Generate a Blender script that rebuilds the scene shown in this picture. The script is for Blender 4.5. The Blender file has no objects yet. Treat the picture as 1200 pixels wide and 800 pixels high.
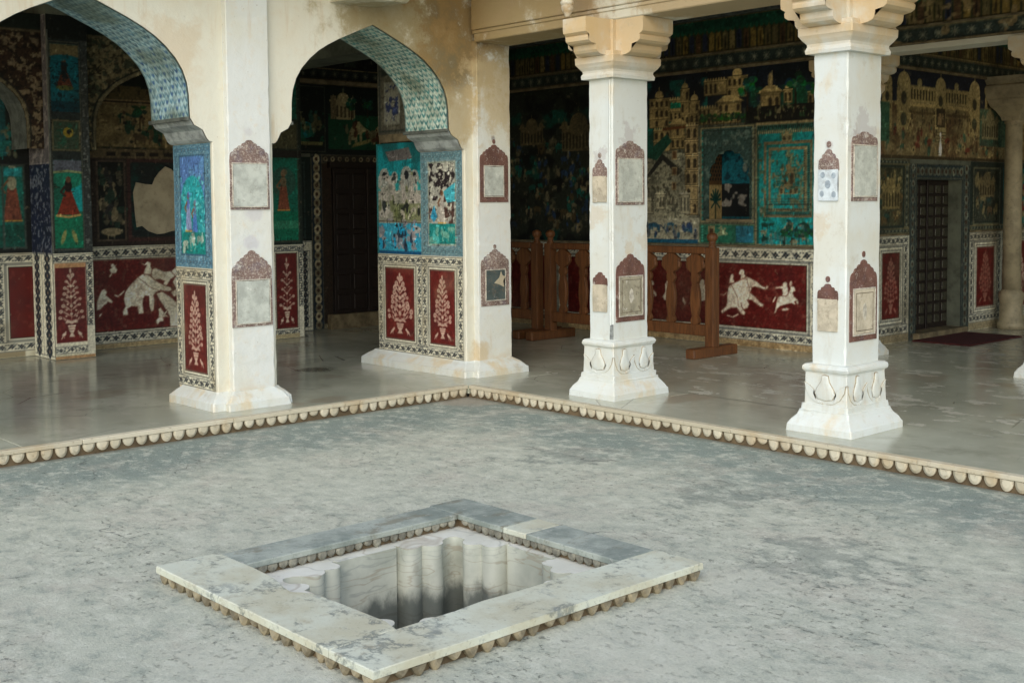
import bpy, bmesh, math, random
import numpy as np
from mathutils import Vector, Matrix
random.seed(7)
RNG = np.random.default_rng(11)
SC = bpy.context.scene
COL = SC.collection

# ------------------------------------------------------------------ camera
CAM_LOC = (7.468, -6.293, 1.600)
PAN, PITCH, ROLL = math.radians(47.731), math.radians(3.465), math.radians(-0.472)
cam_d = bpy.data.cameras.new('camera')
cam = bpy.data.objects.new('camera', cam_d)
COL.objects.link(cam)
cam_d.sensor_width = 36.0
cam_d.lens = 1397.2 / 1200 * 36
cam_d.shift_y = -(400 - 322.12) / 1200
cam_d.clip_end = 200
fw = Vector((-math.sin(PAN) * math.cos(PITCH), math.cos(PAN) * math.cos(PITCH), -math.sin(PITCH)))
rt = Vector((math.cos(PAN), math.sin(PAN), 0))
up = rt.cross(fw)
r2 = rt * math.cos(ROLL) + up * math.sin(ROLL)
u2 = up * math.cos(ROLL) - rt * math.sin(ROLL)
m = Matrix((r2, u2, -fw)).transposed().to_4x4()
m.translation = Vector(CAM_LOC)
cam.matrix_world = m
SC.camera = cam

# ------------------------------------------------------------------ sky, sun, exposure (bright overcast day)
SUN_EL, SUN_AZ = math.radians(34), math.radians(-51)      # azimuth measured from +x towards +y
world = bpy.data.worlds.new('World')
SC.world = world
world.use_nodes = True
wn = world.node_tree.nodes
wl = world.node_tree.links
wn.clear()
sky = wn.new('ShaderNodeTexSky')
sky.sky_type = 'NISHITA'
sky.sun_disc = False
sky.sun_elevation = SUN_EL
sky.sun_rotation = math.pi / 2 - SUN_AZ
sky.air_density = 1.0
sky.dust_density = 1.6
sky.ozone_density = 1.0
bg = wn.new('ShaderNodeBackground')
bg.inputs['Strength'].default_value = 0.14
wo = wn.new('ShaderNodeOutputWorld')
wl.new(sky.outputs[0], bg.inputs[0])
wl.new(bg.outputs[0], wo.inputs[0])
sun_d = bpy.data.lights.new('sun', 'SUN')
sun_d.energy = 1.15
sun_d.angle = math.radians(90)
sun_d.color = (1.0, 1.0, 0.955)
sun = bpy.data.objects.new('sun', sun_d)
COL.objects.link(sun)
sdir = Vector((math.cos(SUN_EL) * math.cos(SUN_AZ), math.cos(SUN_EL) * math.sin(SUN_AZ), math.sin(SUN_EL)))
sun.rotation_euler = sdir.to_track_quat('Z', 'Y').to_euler()
sun.location = (6, -6, 12)
SC.view_settings.view_transform = 'Standard'
SC.view_settings.look = 'None'
SC.view_settings.gamma = 1
SC.view_settings.exposure = 0.80
SC.view_settings.use_curve_mapping = False
SC.cycles.use_denoising = True
SC.cycles.max_bounces = 10
SC.cycles.diffuse_bounces = 6

# ------------------------------------------------------------------ material helpers
def lin(c):
    return tuple((x / 12.92 if x <= 0.04045 else ((x + 0.055) / 1.055) ** 2.4) for x in c)

class NT:
    """tiny node-graph writer"""
    def __init__(s, name):
        s.mat = bpy.data.materials.new(name)
        s.mat.use_nodes = True
        s.t = s.mat.node_tree
        s.n = s.t.nodes
        s.l = s.t.links
        s.n.clear()
        s.out = s.n.new('ShaderNodeOutputMaterial')
        s.bsdf = s.n.new('ShaderNodeBsdfPrincipled')
        s.l.new(s.bsdf.outputs[0], s.out.inputs[0])
        s.geo = s.n.new('ShaderNodeNewGeometry')
        s.P = s.geo.outputs['Position']
    def put(s, sock, v):
        if isinstance(v, bpy.types.NodeSocket):
            s.l.new(v, sock)
        elif isinstance(v, (tuple, list)) and len(v) == 3 and sock.type == 'RGBA':
            sock.default_value = (*v, 1)
        else:
            sock.default_value = v
    def math(s, op, a, b=0.0, c=0.0, clamp=False):
        n = s.n.new('ShaderNodeMath'); n.operation = op; n.use_clamp = clamp
        s.put(n.inputs[0], a); s.put(n.inputs[1], b); s.put(n.inputs[2], c)
        return n.outputs[0]
    def vmath(s, op, a, b=(0, 0, 0), out=0):
        n = s.n.new('ShaderNodeVectorMath'); n.operation = op
        s.put(n.inputs[0], a); s.put(n.inputs[1], b)
        return n.outputs[out]
    def noise(s, scale, detail=5, rough=0.6, vec=None, dist=0.0):
        n = s.n.new('ShaderNodeTexNoise')
        s.put(n.inputs['Vector'], vec if vec is not None else s.P)
        n.inputs['Scale'].default_value = scale; n.inputs['Detail'].default_value = detail
        n.inputs['Roughness'].default_value = rough; n.inputs['Distortion'].default_value = dist
        return n.outputs[0]
    def noisec(s, scale, detail=3, vec=None):
        n = s.n.new('ShaderNodeTexNoise')
        s.put(n.inputs['Vector'], vec if vec is not None else s.P)
        n.inputs['Scale'].default_value = scale; n.inputs['Detail'].default_value = detail
        return n.outputs[1]
    def voro(s, scale, feature='F1', vec=None, rand=1.0):
        n = s.n.new('ShaderNodeTexVoronoi'); n.feature = feature
        s.put(n.inputs['Vector'], vec if vec is not None else s.P)
        n.inputs['Scale'].default_value = scale; n.inputs['Randomness'].default_value = rand
        return n.outputs[0]
    def step(s, f, lo, hi):
        n = s.n.new('ShaderNodeMapRange'); n.interpolation_type = 'SMOOTHSTEP'
        s.put(n.inputs[0], f); n.inputs[1].default_value = lo; n.inputs[2].default_value = hi
        return n.outputs[0]
    def mix(s, f, a, b, mode='MIX'):
        n = s.n.new('ShaderNodeMix'); n.data_type = 'RGBA'; n.blend_type = mode
        s.put(n.inputs[0], f); s.put(n.inputs[6], a); s.put(n.inputs[7], b)
        return n.outputs[2]
    def sep(s):
        n = s.n.new('ShaderNodeSeparateXYZ'); s.l.new(s.P, n.inputs[0]); return n.outputs
    def scaled(s, v):
        return s.vmath('MULTIPLY', s.P, v)
    def near(s, c, rad, nz=0.8, sc=4.5):
        """1 inside a ragged blob round c, 0 outside: a stain with a shape of its own"""
        d = s.vmath('DISTANCE', s.P, c, out=1)
        w = s.math('MULTIPLY', s.math('SUBTRACT', s.noise(sc, 8, 0.72), 0.5), rad * nz * 3)
        return s.step(s.math('ADD', d, w), rad, rad * 0.45)
    def bump(s, h, strength=0.3, dist=0.01):
        n = s.n.new('ShaderNodeBump'); n.inputs['Strength'].default_value = strength
        n.inputs['Distance'].default_value = dist
        s.put(n.inputs['Height'], h); s.l.new(n.outputs[0], s.bsdf.inputs['Normal'])
    def done(s, col, rough=0.7, spec=0.4):
        s.put(s.bsdf.inputs['Base Color'], col); s.put(s.bsdf.inputs['Roughness'], rough)
        s.bsdf.inputs['Specular IOR Level'].default_value = spec
        return s.mat

def mat_limewash(name='limewash', white=False):
    g = NT(name)
    base = g.mix(g.step(g.noise(1.1, 4), 0.38, 0.66), lin((.805, .82, .80) if white else (.815, .81, .745)), lin((.795, .795, .74) if white else (.80, .775, .69)))
    fine = g.noise(14, 6, 0.7)
    base = g.mix(g.math('MULTIPLY', g.step(fine, 0.50, 0.78), .6), base, lin((.80, .76, .67)))
    streak = g.noise(1.0, 5, 0.65, g.scaled((7, 7, 0.8)))
    base = g.mix(g.math('MULTIPLY', g.step(streak, 0.56, 0.72), 0.45), base, lin((.72, .60, .42)))
    # mould, run-off and painted eave shade, right haunch to inner corner; mould on beam
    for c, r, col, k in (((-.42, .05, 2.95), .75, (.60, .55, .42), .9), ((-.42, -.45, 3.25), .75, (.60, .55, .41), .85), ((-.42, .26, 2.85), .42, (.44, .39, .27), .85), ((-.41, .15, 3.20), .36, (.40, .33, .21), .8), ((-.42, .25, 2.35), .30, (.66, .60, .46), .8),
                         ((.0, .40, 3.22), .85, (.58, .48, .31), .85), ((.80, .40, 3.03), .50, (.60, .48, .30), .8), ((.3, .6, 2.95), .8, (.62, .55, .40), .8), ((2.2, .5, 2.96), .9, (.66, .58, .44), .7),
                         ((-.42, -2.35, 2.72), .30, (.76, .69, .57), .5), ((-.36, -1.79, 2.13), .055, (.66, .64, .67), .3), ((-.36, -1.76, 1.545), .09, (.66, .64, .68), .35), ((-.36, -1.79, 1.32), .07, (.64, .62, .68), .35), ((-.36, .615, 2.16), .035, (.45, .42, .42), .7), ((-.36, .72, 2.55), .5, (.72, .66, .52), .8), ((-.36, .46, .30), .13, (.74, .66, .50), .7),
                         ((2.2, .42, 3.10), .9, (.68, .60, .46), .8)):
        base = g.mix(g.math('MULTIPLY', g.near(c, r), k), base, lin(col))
    z = g.sep()[2]
    foot = g.math('MULTIPLY', g.step(z, .34, .12), g.step(g.noise(9, 5), .42, .62))
    base = g.mix(g.math('MULTIPLY', foot, .7), base, lin((.74, .63, .44)))
    spots = g.step(g.noise(38, 3, .5), .70, .76)
    base = g.mix(g.math('MULTIPLY', spots, .35), base, lin((.52, .46, .36)))
    g.bump(g.math('ADD', g.math('MULTIPLY', g.noise(5, 6, .6), 2.2), fine), .35, .012)
    return g.done(base, .85, .25)

def mat_marble(name, warm=0.0, capital=False):
    g = NT(name)
    base = g.mix(g.step(g.noise(2.1, 5), .40, .68), lin((.80, .825, .81)), lin((.785, .79, .745)))
    och = g.noise(4.5, 6, .66, g.scaled((1, 1, .55)))
    base = g.mix(g.math('MULTIPLY', g.step(och, .54 - .14 * warm, .74 - .12 * warm), .45 + .5 * warm), base, lin((.78, .70, .53)))
    if capital:
        z = g.sep()[2]
        f = g.math('MULTIPLY', g.step(z, 2.50, 2.72), g.step(g.noise(3.2, 5), .22, .56))
        base = g.mix(g.math('MULTIPLY', f, .85), base, lin((.77, .66, .47)))
    if name == 'pillar_marble':
        for c, q in (((1.29, .557, 2.08), .07), ((1.29, .557, 1.22), .05), ((3.30, .565, 2.06), .09), ((1.155, .36, 1.95), .05), ((3.17, .36, 1.95), .035), ((1.29, .70, 1.3), .05), ((3.3, .45, 1.98), .05), ((1.1, .36, 1.5), .07), ((3.1, .36, 1.45), .06)):
            base = g.mix(g.math('MULTIPLY', g.near(c, q * 1.6, 1.6, 9), .38), base, lin((.60, .55, .55) if c[2] > 1.6 else (.74, .66, .52)))
    base = g.mix(g.math('MULTIPLY', g.step(g.noise(30, 4), .63, .75), .30), base, lin((.58, .53, .44)))
    base = g.mix(g.math('MULTIPLY', g.step(g.noise(2.6, 8, .72, g.scaled((3, 3, .7))), .52, .66), .30), base, lin((.70, .68, .60)))
    base = g.mix(g.math('MULTIPLY', g.step(g.noise(7, 8, .75), .56, .66), .30), base, lin((.66, .62, .53)))
    g.bump(g.noise(22, 6, .65), .22, .006)
    return g.done(base, .55, .4)

def mat_pool_marble():
    g = NT('veined_marble')
    w = g.vmath('ADD', g.P, g.vmath('SCALE', g.noisec(2.6, 4)))
    w.node.inputs[1].links[0].from_node.inputs[3].default_value = .30
    vein = g.math('ABSOLUTE', g.math('SUBTRACT', g.noise(3.6, 8, .70, w), .5))
    base = g.mix(g.step(g.noise(3.5, 6, .65), .35, .66), lin((.755, .77, .705)), lin((.70, .69, .60)))
    patch = g.step(g.math('ADD', g.noise(1.9, 4, .6), g.math('MULTIPLY', g.math('SUBTRACT', g.noise(14, 6, .7), .5), .5)), .46, .55)
    base = g.mix(g.math('MULTIPLY', g.math('MULTIPLY', g.step(vein, .045, .0), patch), .7), base, lin((.34, .375, .375)))
    base = g.mix(g.math('MULTIPLY', g.step(g.noise(6, 8, .74, g.scaled((1, 1.7, 1))), .565, .65), .55), base, lin((.50, .525, .51)))
    base = g.mix(g.math('MULTIPLY', g.step(g.noise(11, 7, .74), .55, .68), .45), base, lin((.58, .545, .455)))
    base = g.mix(g.math('MULTIPLY', g.step(g.noise(55, 5, .7), .58, .68), .4), base, lin((.42, .41, .37)))
    g.bump(g.noise(24, 6, .65), .35, .007)
    return g.done(base, .7, .3)

def mat_grey_coping():
    g = NT('weathered_grey_marble')
    base = g.mix(g.step(g.noise(3.0, 7, .7), .38, .62), lin((.47, .505, .475)), lin((.62, .645, .605)))
    base = g.mix(g.math('MULTIPLY', g.step(g.noise(6, 7, .72, g.scaled((1.4, .6, 1))), .53, .64), .65), base, lin((.46, .44, .37)))
    base = g.mix(g.math('MULTIPLY', g.step(g.noise(15, 7, .74), .56, .66), .55), base, lin((.68, .69, .655)))
    base = g.mix(g.math('MULTIPLY', g.step(g.noise(50, 5, .7), .56, .66), .4), base, lin((.30, .31, .30)))
    g.bump(g.noise(26, 6, .65), .35, .007)
    return g.done(base, .7, .3)

def mat_basin(name='basin_marble', tide=True):
    g = NT(name)
    base = g.mix(g.step(g.noise(3.2, 5), .38, .64), (lin((.74, .75, .69)) if tide else lin((.83, .83, .79))), (lin((.63, .645, .59)) if tide else lin((.77, .77, .72))))
    wv = g.vmath('ADD', g.scaled((.9, .9, 6.5)), g.vmath('SCALE', g.noisec(3, 2)))
    wv.node.inputs[1].links[0].from_node.inputs[3].default_value = .5
    band = g.noise(1.5, 3, .5, wv)
    base = g.mix(g.math('MULTIPLY', g.step(g.math('ABSOLUTE', g.math('SUBTRACT', band, .52)), .016, .0), .40), base, lin((.52, .45, .35)))
    base = g.mix(g.math('MULTIPLY', g.step(g.math('ABSOLUTE', g.math('SUBTRACT', band, .42)), .014, .0), .35), base, lin((.44, .47, .46)))
    base = g.mix(g.math('MULTIPLY', g.step(g.noise(9, 6, .7), .57, .68), .35), base, lin((.50, .48, .42)))
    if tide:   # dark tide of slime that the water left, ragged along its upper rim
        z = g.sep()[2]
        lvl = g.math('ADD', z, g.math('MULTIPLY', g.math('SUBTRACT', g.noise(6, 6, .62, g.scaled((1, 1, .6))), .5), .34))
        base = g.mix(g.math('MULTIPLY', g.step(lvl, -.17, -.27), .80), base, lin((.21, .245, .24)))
    g.bump(g.noise(20, 5, .6), .2, .006)
    return g.done(base, .5, .4)

def mat_court():
    g = NT('courtyard_lime_concrete')
    x, y, z = g.sep()
    edge = g.math('MINIMUM', x, g.math('MULTIPLY', y, -1.0))        # metres from the gallery steps
    rag = g.math('SUBTRACT', g.noise(4.0, 12, .78, g.scaled((1, 1.2, 1))), .5)   # ragged breakup of every patch
    big = g.noise(1.0, 6, .6)
    wear = g.math('ADD', g.math('MULTIPLY', g.step(edge, .25, 1.5), .46), g.math('ADD', g.math('MULTIPLY', big, .55), g.math('MULTIPLY', rag, .85)))
    f = g.step(wear, .26, .72)
    base = g.mix(f, lin((.525, .575, .54)), lin((.745, .755, .685)))
    # pinkish laitance and grey-teal scuffs, both fractal down to the grain
    base = g.mix(g.math('MULTIPLY', g.step(g.math('ADD', g.noise(1.8, 6), g.math('MULTIPLY', rag, .8)), .46, .72), .45), base, lin((.745, .715, .655)))
    mott = g.noise(6.5, 12, .80, g.scaled((1.0, 1.25, 1)))
    base = g.mix(g.math('MULTIPLY', g.step(mott, .50, .61), .52), base, lin((.50, .54, .505)))
    base = g.mix(g.math('MULTIPLY', g.step(mott, .49, .41), .60), base, lin((.83, .835, .77)))
    pits = g.noise(24, 9, .78, g.scaled((1, 1.15, 1)))
    pf = g.math('MULTIPLY', g.step(pits, .545, .62), g.step(g.math('ADD', g.noise(1.6, 5, .6, g.vmath('ADD', g.P, (1, 8, 3))), g.math('MULTIPLY', rag, .6)), .36, .62))
    base = g.mix(g.math('MULTIPLY', pf, .70), base, lin((.32, .345, .325)))
    grit = g.noise(95, 6, .75)
    base = g.mix(g.math('MULTIPLY', g.step(grit, .52, .66), .42), base, lin((.40, .42, .41)))
    base = g.mix(g.math('MULTIPLY', g.step(grit, .48, .36), .38), base, lin((.82, .825, .77)))
    # a few larger damp scuffs, broken up by the same grain
    for c, r in (((4.05, -4.72, 0), .30), ((3.5, -1.2, 0), .35), ((4.5, -1.75, 0), .40), ((2.2, -1.0, 0), .35)):
        d = g.vmath('DISTANCE', g.P, c, out=1)
        q = g.step(g.math('ADD', g.math('ADD', g.math('MULTIPLY', rag, -1.6), g.math('MULTIPLY', g.math('SUBTRACT', .5, mott), 1.8)), d), r * .95, r * .35)
        base = g.mix(g.math('MULTIPLY', q, .38), base, lin((.40, .44, .42)))
    # pale lime swept into the inner corner and along the pool
    base = g.mix(g.math('MULTIPLY', g.near((.12, -.10, 0), .34, .3, 5), .8), base, lin((.64, .61, .55)))
    for c, r in (((3.9, -4.3, 0), .42), ((4.65, -3.1, 0), .5), ((4.5, -2.3, 0), .3)):
        d = g.vmath('DISTANCE', g.P, c, out=1)
        q = g.step(g.math('ADD', d, g.math('MULTIPLY', rag, -3.0 * r)), r, r * .4)
        base = g.mix(g.math('MULTIPLY', q, .45), base, lin((.80, .80, .735)))
    # ragged brown line under the petals
    base = g.mix(g.math('MULTIPLY', g.step(g.math('ADD', edge, g.math('MULTIPLY', g.noise(6, 5), .12)), .14, .03), .55), base, lin((.40, .365, .29)))
    # hairline cracks
    wv = g.vmath('ADD', g.P, g.vmath('SCALE', g.noisec(2.4, 6)))
    wv.node.inputs[1].links[0].from_node.inputs[3].default_value = .45
    vor = g.voro(.8, 'DISTANCE_TO_EDGE', wv)
    ck = g.math('MULTIPLY', g.step(vor, .005, .001), g.step(g.math('ADD', g.noise(1.1, 3, .5, g.vmath('ADD', g.P, (7, 3, 1))), g.math('MULTIPLY', rag, .4)), .56, .62))
    base = g.mix(g.math('MULTIPLY', ck, .5), base, lin((.26, .28, .28)))
    h = g.math('SUBTRACT', g.math('ADD', g.math('MULTIPLY', mott, 2.2), g.math('MULTIPLY', grit, .8)), g.math('ADD', g.math('MULTIPLY', pf, .7), g.math('MULTIPLY', ck, .5)))
    g.bump(h, .7, .014)
    return g.done(base, g.math('SUBTRACT', .92, g.math('MULTIPLY', g.step(mott, .4, .6), .12)), .3)

def mat_gallery_floor(name, worn):
    g = NT(name)
    base = g.mix(g.step(g.noise(.9, 5), .36, .66), lin((.635, .645, .575)), lin((.715, .725, .655)))
    base = g.mix(g.math('MULTIPLY', g.step(g.noise(3.1, 6, .65), .5, .72), .5), base, lin((.50, .50, .43)))
    pat = g.noise(3.4, 7, .62, g.scaled((1.0, 1.9, 1)))
    pf = g.step(pat, .565, .60)
    base = g.mix(g.math('MULTIPLY', pf, worn), base, lin((.76, .75, .70)))
    base = g.mix(g.math('MULTIPLY', g.step(g.noise(1.2, 3, .5, g.vmath('ADD', g.P, (3, 5, 0))), .60, .68), .35), base, lin((.50, .40, .30)))
    base = g.mix(g.math('MULTIPLY', g.near((-1.75, -.35, .1), .22, .6, 5), .8), base, lin((.25, .23, .20)))
    base = g.mix(g.math('MULTIPLY', g.near((-2.9, -1.0, .1), .25, .6, 5), .55), base, lin((.24, .23, .20)))
    base = g.mix(g.math('MULTIPLY', g.near((-1.55, .05, .1), .20, .5, 6), .6), base, lin((.72, .71, .67)))
    ck = g.math('MULTIPLY', g.step(g.voro(1.1, 'DISTANCE_TO_EDGE'), .006, .001), g.step(g.noise(1.1, 3), .5, .58))
    base = g.mix(g.math('MULTIPLY', ck, .6), base, lin((.30, .28, .24)))
    rough = g.math('ADD', .07, g.math('ADD', g.math('MULTIPLY', g.noise(2.3, 5), .20), g.math('MULTIPLY', pf, .35 * worn)))
    g.bump(g.noise(7, 4), .05, .01)
    return g.done(base, rough, .5)

def mat_edge_stone():
    g = NT('edge_sandstone')
    oi = g.n.new('ShaderNodeObjectInfo')
    base = g.mix(oi.outputs['Random'], lin((.69, .66, .57)), lin((.77, .745, .66)))
    base = g.mix(g.math('MULTIPLY', g.step(g.noise(3.0, 5), .49, .66), .5), base, lin((.66, .57, .42)))
    base = g.mix(g.math('MULTIPLY', g.step(g.noise(21, 5, .7), .55, .68), .5), base, lin((.45, .40, .31)))
    g.bump(g.noise(30, 5), .3, .006)
    return g.done(base, .75, .3)

def mat_plain(name, c, rough=.7, var=.18, scale=8, c2=None, spec=.35, bumpk=.2):
    g = NT(name)
    d = c2 if c2 else tuple(max(0, x * (1 - var) - .01) for x in c)
    f = g.step(g.noise(scale, 6, .65), .36, .66)
    base = g.mix(f, lin(c), lin(d))
    base = g.mix(g.math('MULTIPLY', g.step(g.noise(scale * 4, 4), .58, .72), .4), base, lin(tuple(x * .65 for x in c)))
    g.bump(g.noise(scale * 2.5, 5), bumpk, .006)
    return g.done(base, rough, spec)

def mat_wood(name, c1, c2):
    g = NT(name)
    oi = g.n.new('ShaderNodeObjectInfo')
    gr = g.noise(6, 6, .65, g.scaled((7, 7, .7)), .6)
    base = g.mix(g.step(gr, .34, .68), lin(c1), lin(c2))
    base = g.mix(g.math('MULTIPLY', oi.outputs['Random'], .3), base, lin(tuple(x * .7 for x in c1)))
    g.bump(gr, .25, .006)
    return g.done(base, .55, .4)

def mat_paint(name, rough=.6):
    """wall painting: pigment from the painted colour layer, with scuffs and lost flecks"""
    g = NT(name)
    at = g.n.new('ShaderNodeVertexColor'); at.layer_name = 'Col'
    fl = g.noise(9, 7, .7)
    base = g.mix(g.math('MULTIPLY', g.step(fl, .62, .68), .22), at.outputs[0], lin((.60, .56, .46)))
    base = g.mix(g.math('MULTIPLY', g.step(g.noise(34, 4, .6), .58, .70), .22), base, lin((.16, .15, .13)))
    base = g.mix(g.math('MULTIPLY', g.step(g.noise(2.2, 5, .6), .48, .70), .20), base, lin((.14, .15, .13)))
    g.bump(g.noise(25, 5), .15, .005)
    return g.done(base, rough, .35)

def mat_plaque(name, c, fade):
    g = NT(name)
    n1 = g.noise(70, 7, .75)
    base = g.mix(g.step(g.noise(7, 5), .38, .66), lin(c), lin(tuple(x * .82 for x in c)))
    base = g.mix(g.math('MULTIPLY', g.step(g.noise(10, 6, .7, g.vmath('ADD', g.P, (2, 2, 7))), .50, .66), .5), base, lin((c[0] * .85, c[1] * .95, c[2] * 1.15)))
    dots = g.step(g.voro(46, 'F1'), .30, .20)
    base = g.mix(g.math('MULTIPLY', dots, .12 + .18 * fade), base, lin((.72, .66, .57)))
    base = g.mix(g.math('MULTIPLY', g.step(n1, .62 - fade * .16, .72 - fade * .12), .30 + fade * .35), base, lin((.78, .75, .69)))
    base = g.mix(g.math('MULTIPLY', g.step(g.noise(13, 7, .75, g.vmath('ADD', g.P, (9, 4, 1))), .60 - .09 * fade, .66), .35 + fade * .5), base, lin((.80, .79, .75)))
    g.bump(n1, .3, .004)
    return g.done(base, .8, .25)

def mat_plaque_sheet(name, c, mark):
    g = NT(name)
    base = g.mix(g.step(g.noise(9, 6, .7), .38, .64), lin(c), lin(tuple(x * .86 for x in c)))
    base = g.mix(g.math('MULTIPLY', g.step(g.noise(24, 5, .7), .54, .64), mark), base, lin((.42, .38, .32)))
    base = g.mix(g.math('MULTIPLY', g.step(g.noise(15, 5, .7, g.vmath('ADD', g.P, (5, 1, 3))), .60, .70), .5), base, lin((.90, .90, .87)))
    g.bump(g.noise(35, 5), .4, .005)
    return g.done(base, .85, .2)

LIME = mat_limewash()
LIME_WHITE = mat_limewash('white_limewash', True)
MARBLE = mat_marble('pillar_marble')
MARBLE_BASE = mat_marble('pillar_base_marble', .35)
MARBLE_CAP = mat_marble('capital_marble', .35, True)
POOLM = mat_pool_marble()
GREYM = mat_grey_coping()
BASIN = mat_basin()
LEDGE = mat_basin('basin_ledge_marble', False)
PETAL_POOL = mat_plain('brown_weathered_petal_stone', (.60, .56, .46), .8, .3, 12)
COURT = mat_court()
GFLOOR = mat_gallery_floor('polished_gallery_floor', .12)
GFLOOR2 = mat_gallery_floor('worn_gallery_floor', .62)
EDGE = mat_edge_stone()
PETAL_DARK = mat_plain('dark_weathered_petal_stone', (.56, .55, .49), .8, .3, 14)
CEIL = mat_plain('smoky_ceiling_paint', (.47, .48, .41), .8, .3, 3)
WALLBODY = mat_plain('dark_wall_plaster', (.42, .44, .38), .85, .3, 2)
WOOD = mat_wood('railing_wood', (.45, .285, .15), (.31, .19, .10))
DOORWOOD = mat_wood('door_wood', (.15, .105, .08), (.09, .065, .05))
PAINT = mat_paint('mural_paint')
PAINT_GLOSS = mat_paint('polished_dado_paint', .32)
MOULD = mat_plain('grey_blue_moulding_paint', (.66, .69, .68), .7, .25, 9)
MOULD_DK = mat_plain('dark_moulding_paint', (.38, .40, .37), .7, .3, 9)
TANMOULD = mat_plain('tan_moulding_paint', (.50, .45, .34), .75, .3, 7)
PLINTH = mat_marble('pier_plinth_stone', .55)
BROWN = mat_plaque('brown_frame_paint', (.43, .31, .27), .25)
BROWN_FADED = mat_plaque('faded_brown_frame_paint', (.48, .40, .37), .8)
PALE_LIP = mat_plain('pale_plaque_lip', (.76, .74, .68), .85, .2, 30)
SHEET_GREY = mat_plaque_sheet('grey_plaque_plaster', (.73, .75, .71), .25)
SHEET_TAN = mat_plaque_sheet('tan_plaque_plaster', (.75, .715, .63), .35)
SHEET_MIX = mat_plaque_sheet('mottled_plaque_plaster', (.62, .60, .52), .75)
SHEET_BLUE = mat_plaque_sheet('bluish_plaque_paper', (.80, .84, .85), .2)
SHEET_DARK = mat_plaque_sheet('dark_plaque_glass', (.30, .34, .33), .6)
CARPET = mat_plain('red_carpet', (.33, .12, .115), .95, .3, 40)
PATCHM = mat_plain('bare_lime_plaster_patch', (.70, .66, .56), .85, .12, 5)
GAP_SHADE = mat_plain('gap_shade_brown', (.42, .36, .27), .9, .2, 9)  # brown with the gaps' shade put into it, so the petals stand out
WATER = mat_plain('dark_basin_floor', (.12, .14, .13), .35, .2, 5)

# ------------------------------------------------------------------ object helpers
def base_of(o):
    v = Vector((0, 0, 0))
    while o is not None:
        v += o.location; o = o.parent
    return v

def tag(o, label=None, cat=None, group=None, kind=None):
    if label: o['label'] = label
    if cat: o['category'] = cat
    if group: o['group'] = group
    if kind: o['kind'] = kind
    return o

def thing(name, loc, label, cat, group=None):
    o = bpy.data.objects.new(name, None)
    o.location = loc
    o.empty_display_size = .2
    COL.objects.link(o)
    return tag(o, label, cat, group, 'thing')

def obj(name, verts, faces, mat, parent=None, smooth=False, label=None):
    """one mesh object from world-space vertices"""
    b = base_of(parent) if parent else Vector((0, 0, 0))
    me = bpy.data.meshes.new(name)
    me.from_pydata([tuple(Vector(v) - b) for v in verts], [], faces)
    if smooth:
        me.polygons.foreach_set('use_smooth', [True] * len(me.polygons))
    me.materials.append(mat)
    me.update()
    o = bpy.data.objects.new(name, me)
    COL.objects.link(o)
    if parent: o.parent = parent
    if label: o['label'] = label
    return o

def obj_bm(name, bm, mat, parent=None, smooth=False):
    bmesh.ops.recalc_face_normals(bm, faces=bm.faces)
    b = base_of(parent) if parent else Vector((0, 0, 0))
    bmesh.ops.translate(bm, verts=bm.verts, vec=-b)
    me = bpy.data.meshes.new(name)
    bm.to_mesh(me); bm.free()
    if smooth:
        me.polygons.foreach_set('use_smooth', [True] * len(me.polygons))
    me.materials.append(mat)
    o = bpy.data.objects.new(name, me)
    COL.objects.link(o)
    if parent: o.parent = parent
    return o

def bm_box(bm, x0, x1, y0, y1, z0, z1, bev=0.0, seg=1):
    vs = [bm.verts.new((x, y, z)) for x in (x0, x1) for y in (y0, y1) for z in (z0, z1)]
    q = [(0, 1, 3, 2), (4, 6, 7, 5), (0, 4, 5, 1), (2, 3, 7, 6), (0, 2, 6, 4), (1, 5, 7, 3)]
    fs = [bm.faces.new([vs[i] for i in f]) for f in q]
    if bev:
        es = list({e for f in fs for e in f.edges})
        bmesh.ops.bevel(bm, geom=es, offset=bev, segments=seg, affect='EDGES', profile=.6)

def box(name, x0, x1, y0, y1, z0, z1, mat, parent=None, bev=.004, seg=1):
    bm = bmesh.new(); bm_box(bm, x0, x1, y0, y1, z0, z1, bev, seg)
    return obj_bm(name, bm, mat, parent)

def loft(name, rect, levels, mat, parent=None, cap=True, wob=0.0, ch=.006, chip=.0):
    """stack of rectangles with worn corners: rect (x0,x1,y0,y1), levels [(z, grow)] bottom to top"""
    x0, x1, y0, y1 = rect
    v, f = [], []
    for z, e in levels:
        j = lambda: random.uniform(-wob, wob)
        for cx, cy, sx, sy, first in ((x0 - e, y0 - e, 1, 1, 'y'), (x1 + e, y0 - e, -1, 1, 'x'), (x1 + e, y1 + e, -1, -1, 'y'), (x0 - e, y1 + e, 1, -1, 'x')):
            c = ch * random.uniform(.7, 1.3)
            if chip and random.random() < chip: c += random.uniform(.002, .007)
            a1, a2 = (cx + j(), cy + sy * c, z), (cx + sx * c, cy + j(), z)
            v += [a1, a2] if first == 'y' else [a2, a1]
    n = 8
    for k in range(len(levels) - 1):
        a = n * k
        for i in range(n): f.append((a + i, a + (i + 1) % n, a + n + (i + 1) % n, a + n + i))
    if cap:
        f.append(tuple(range(n))[::-1]); t = n * (len(levels) - 1); f.append(tuple(range(t, t + n)))
    return obj(name, v, f, mat, parent)

def worn_post(name, rect, z0, z1, mat, parent, step=.07, wob=.0012, ch=.006, chip=.12):
    n = max(2, int((z1 - z0) / step))
    return loft(name, rect, [(z0 + (z1 - z0) * k / n + (random.uniform(-.02, .02) if 0 < k < n else 0), 0) for k in range(n + 1)], mat, parent, True, wob, ch, chip)

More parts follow.
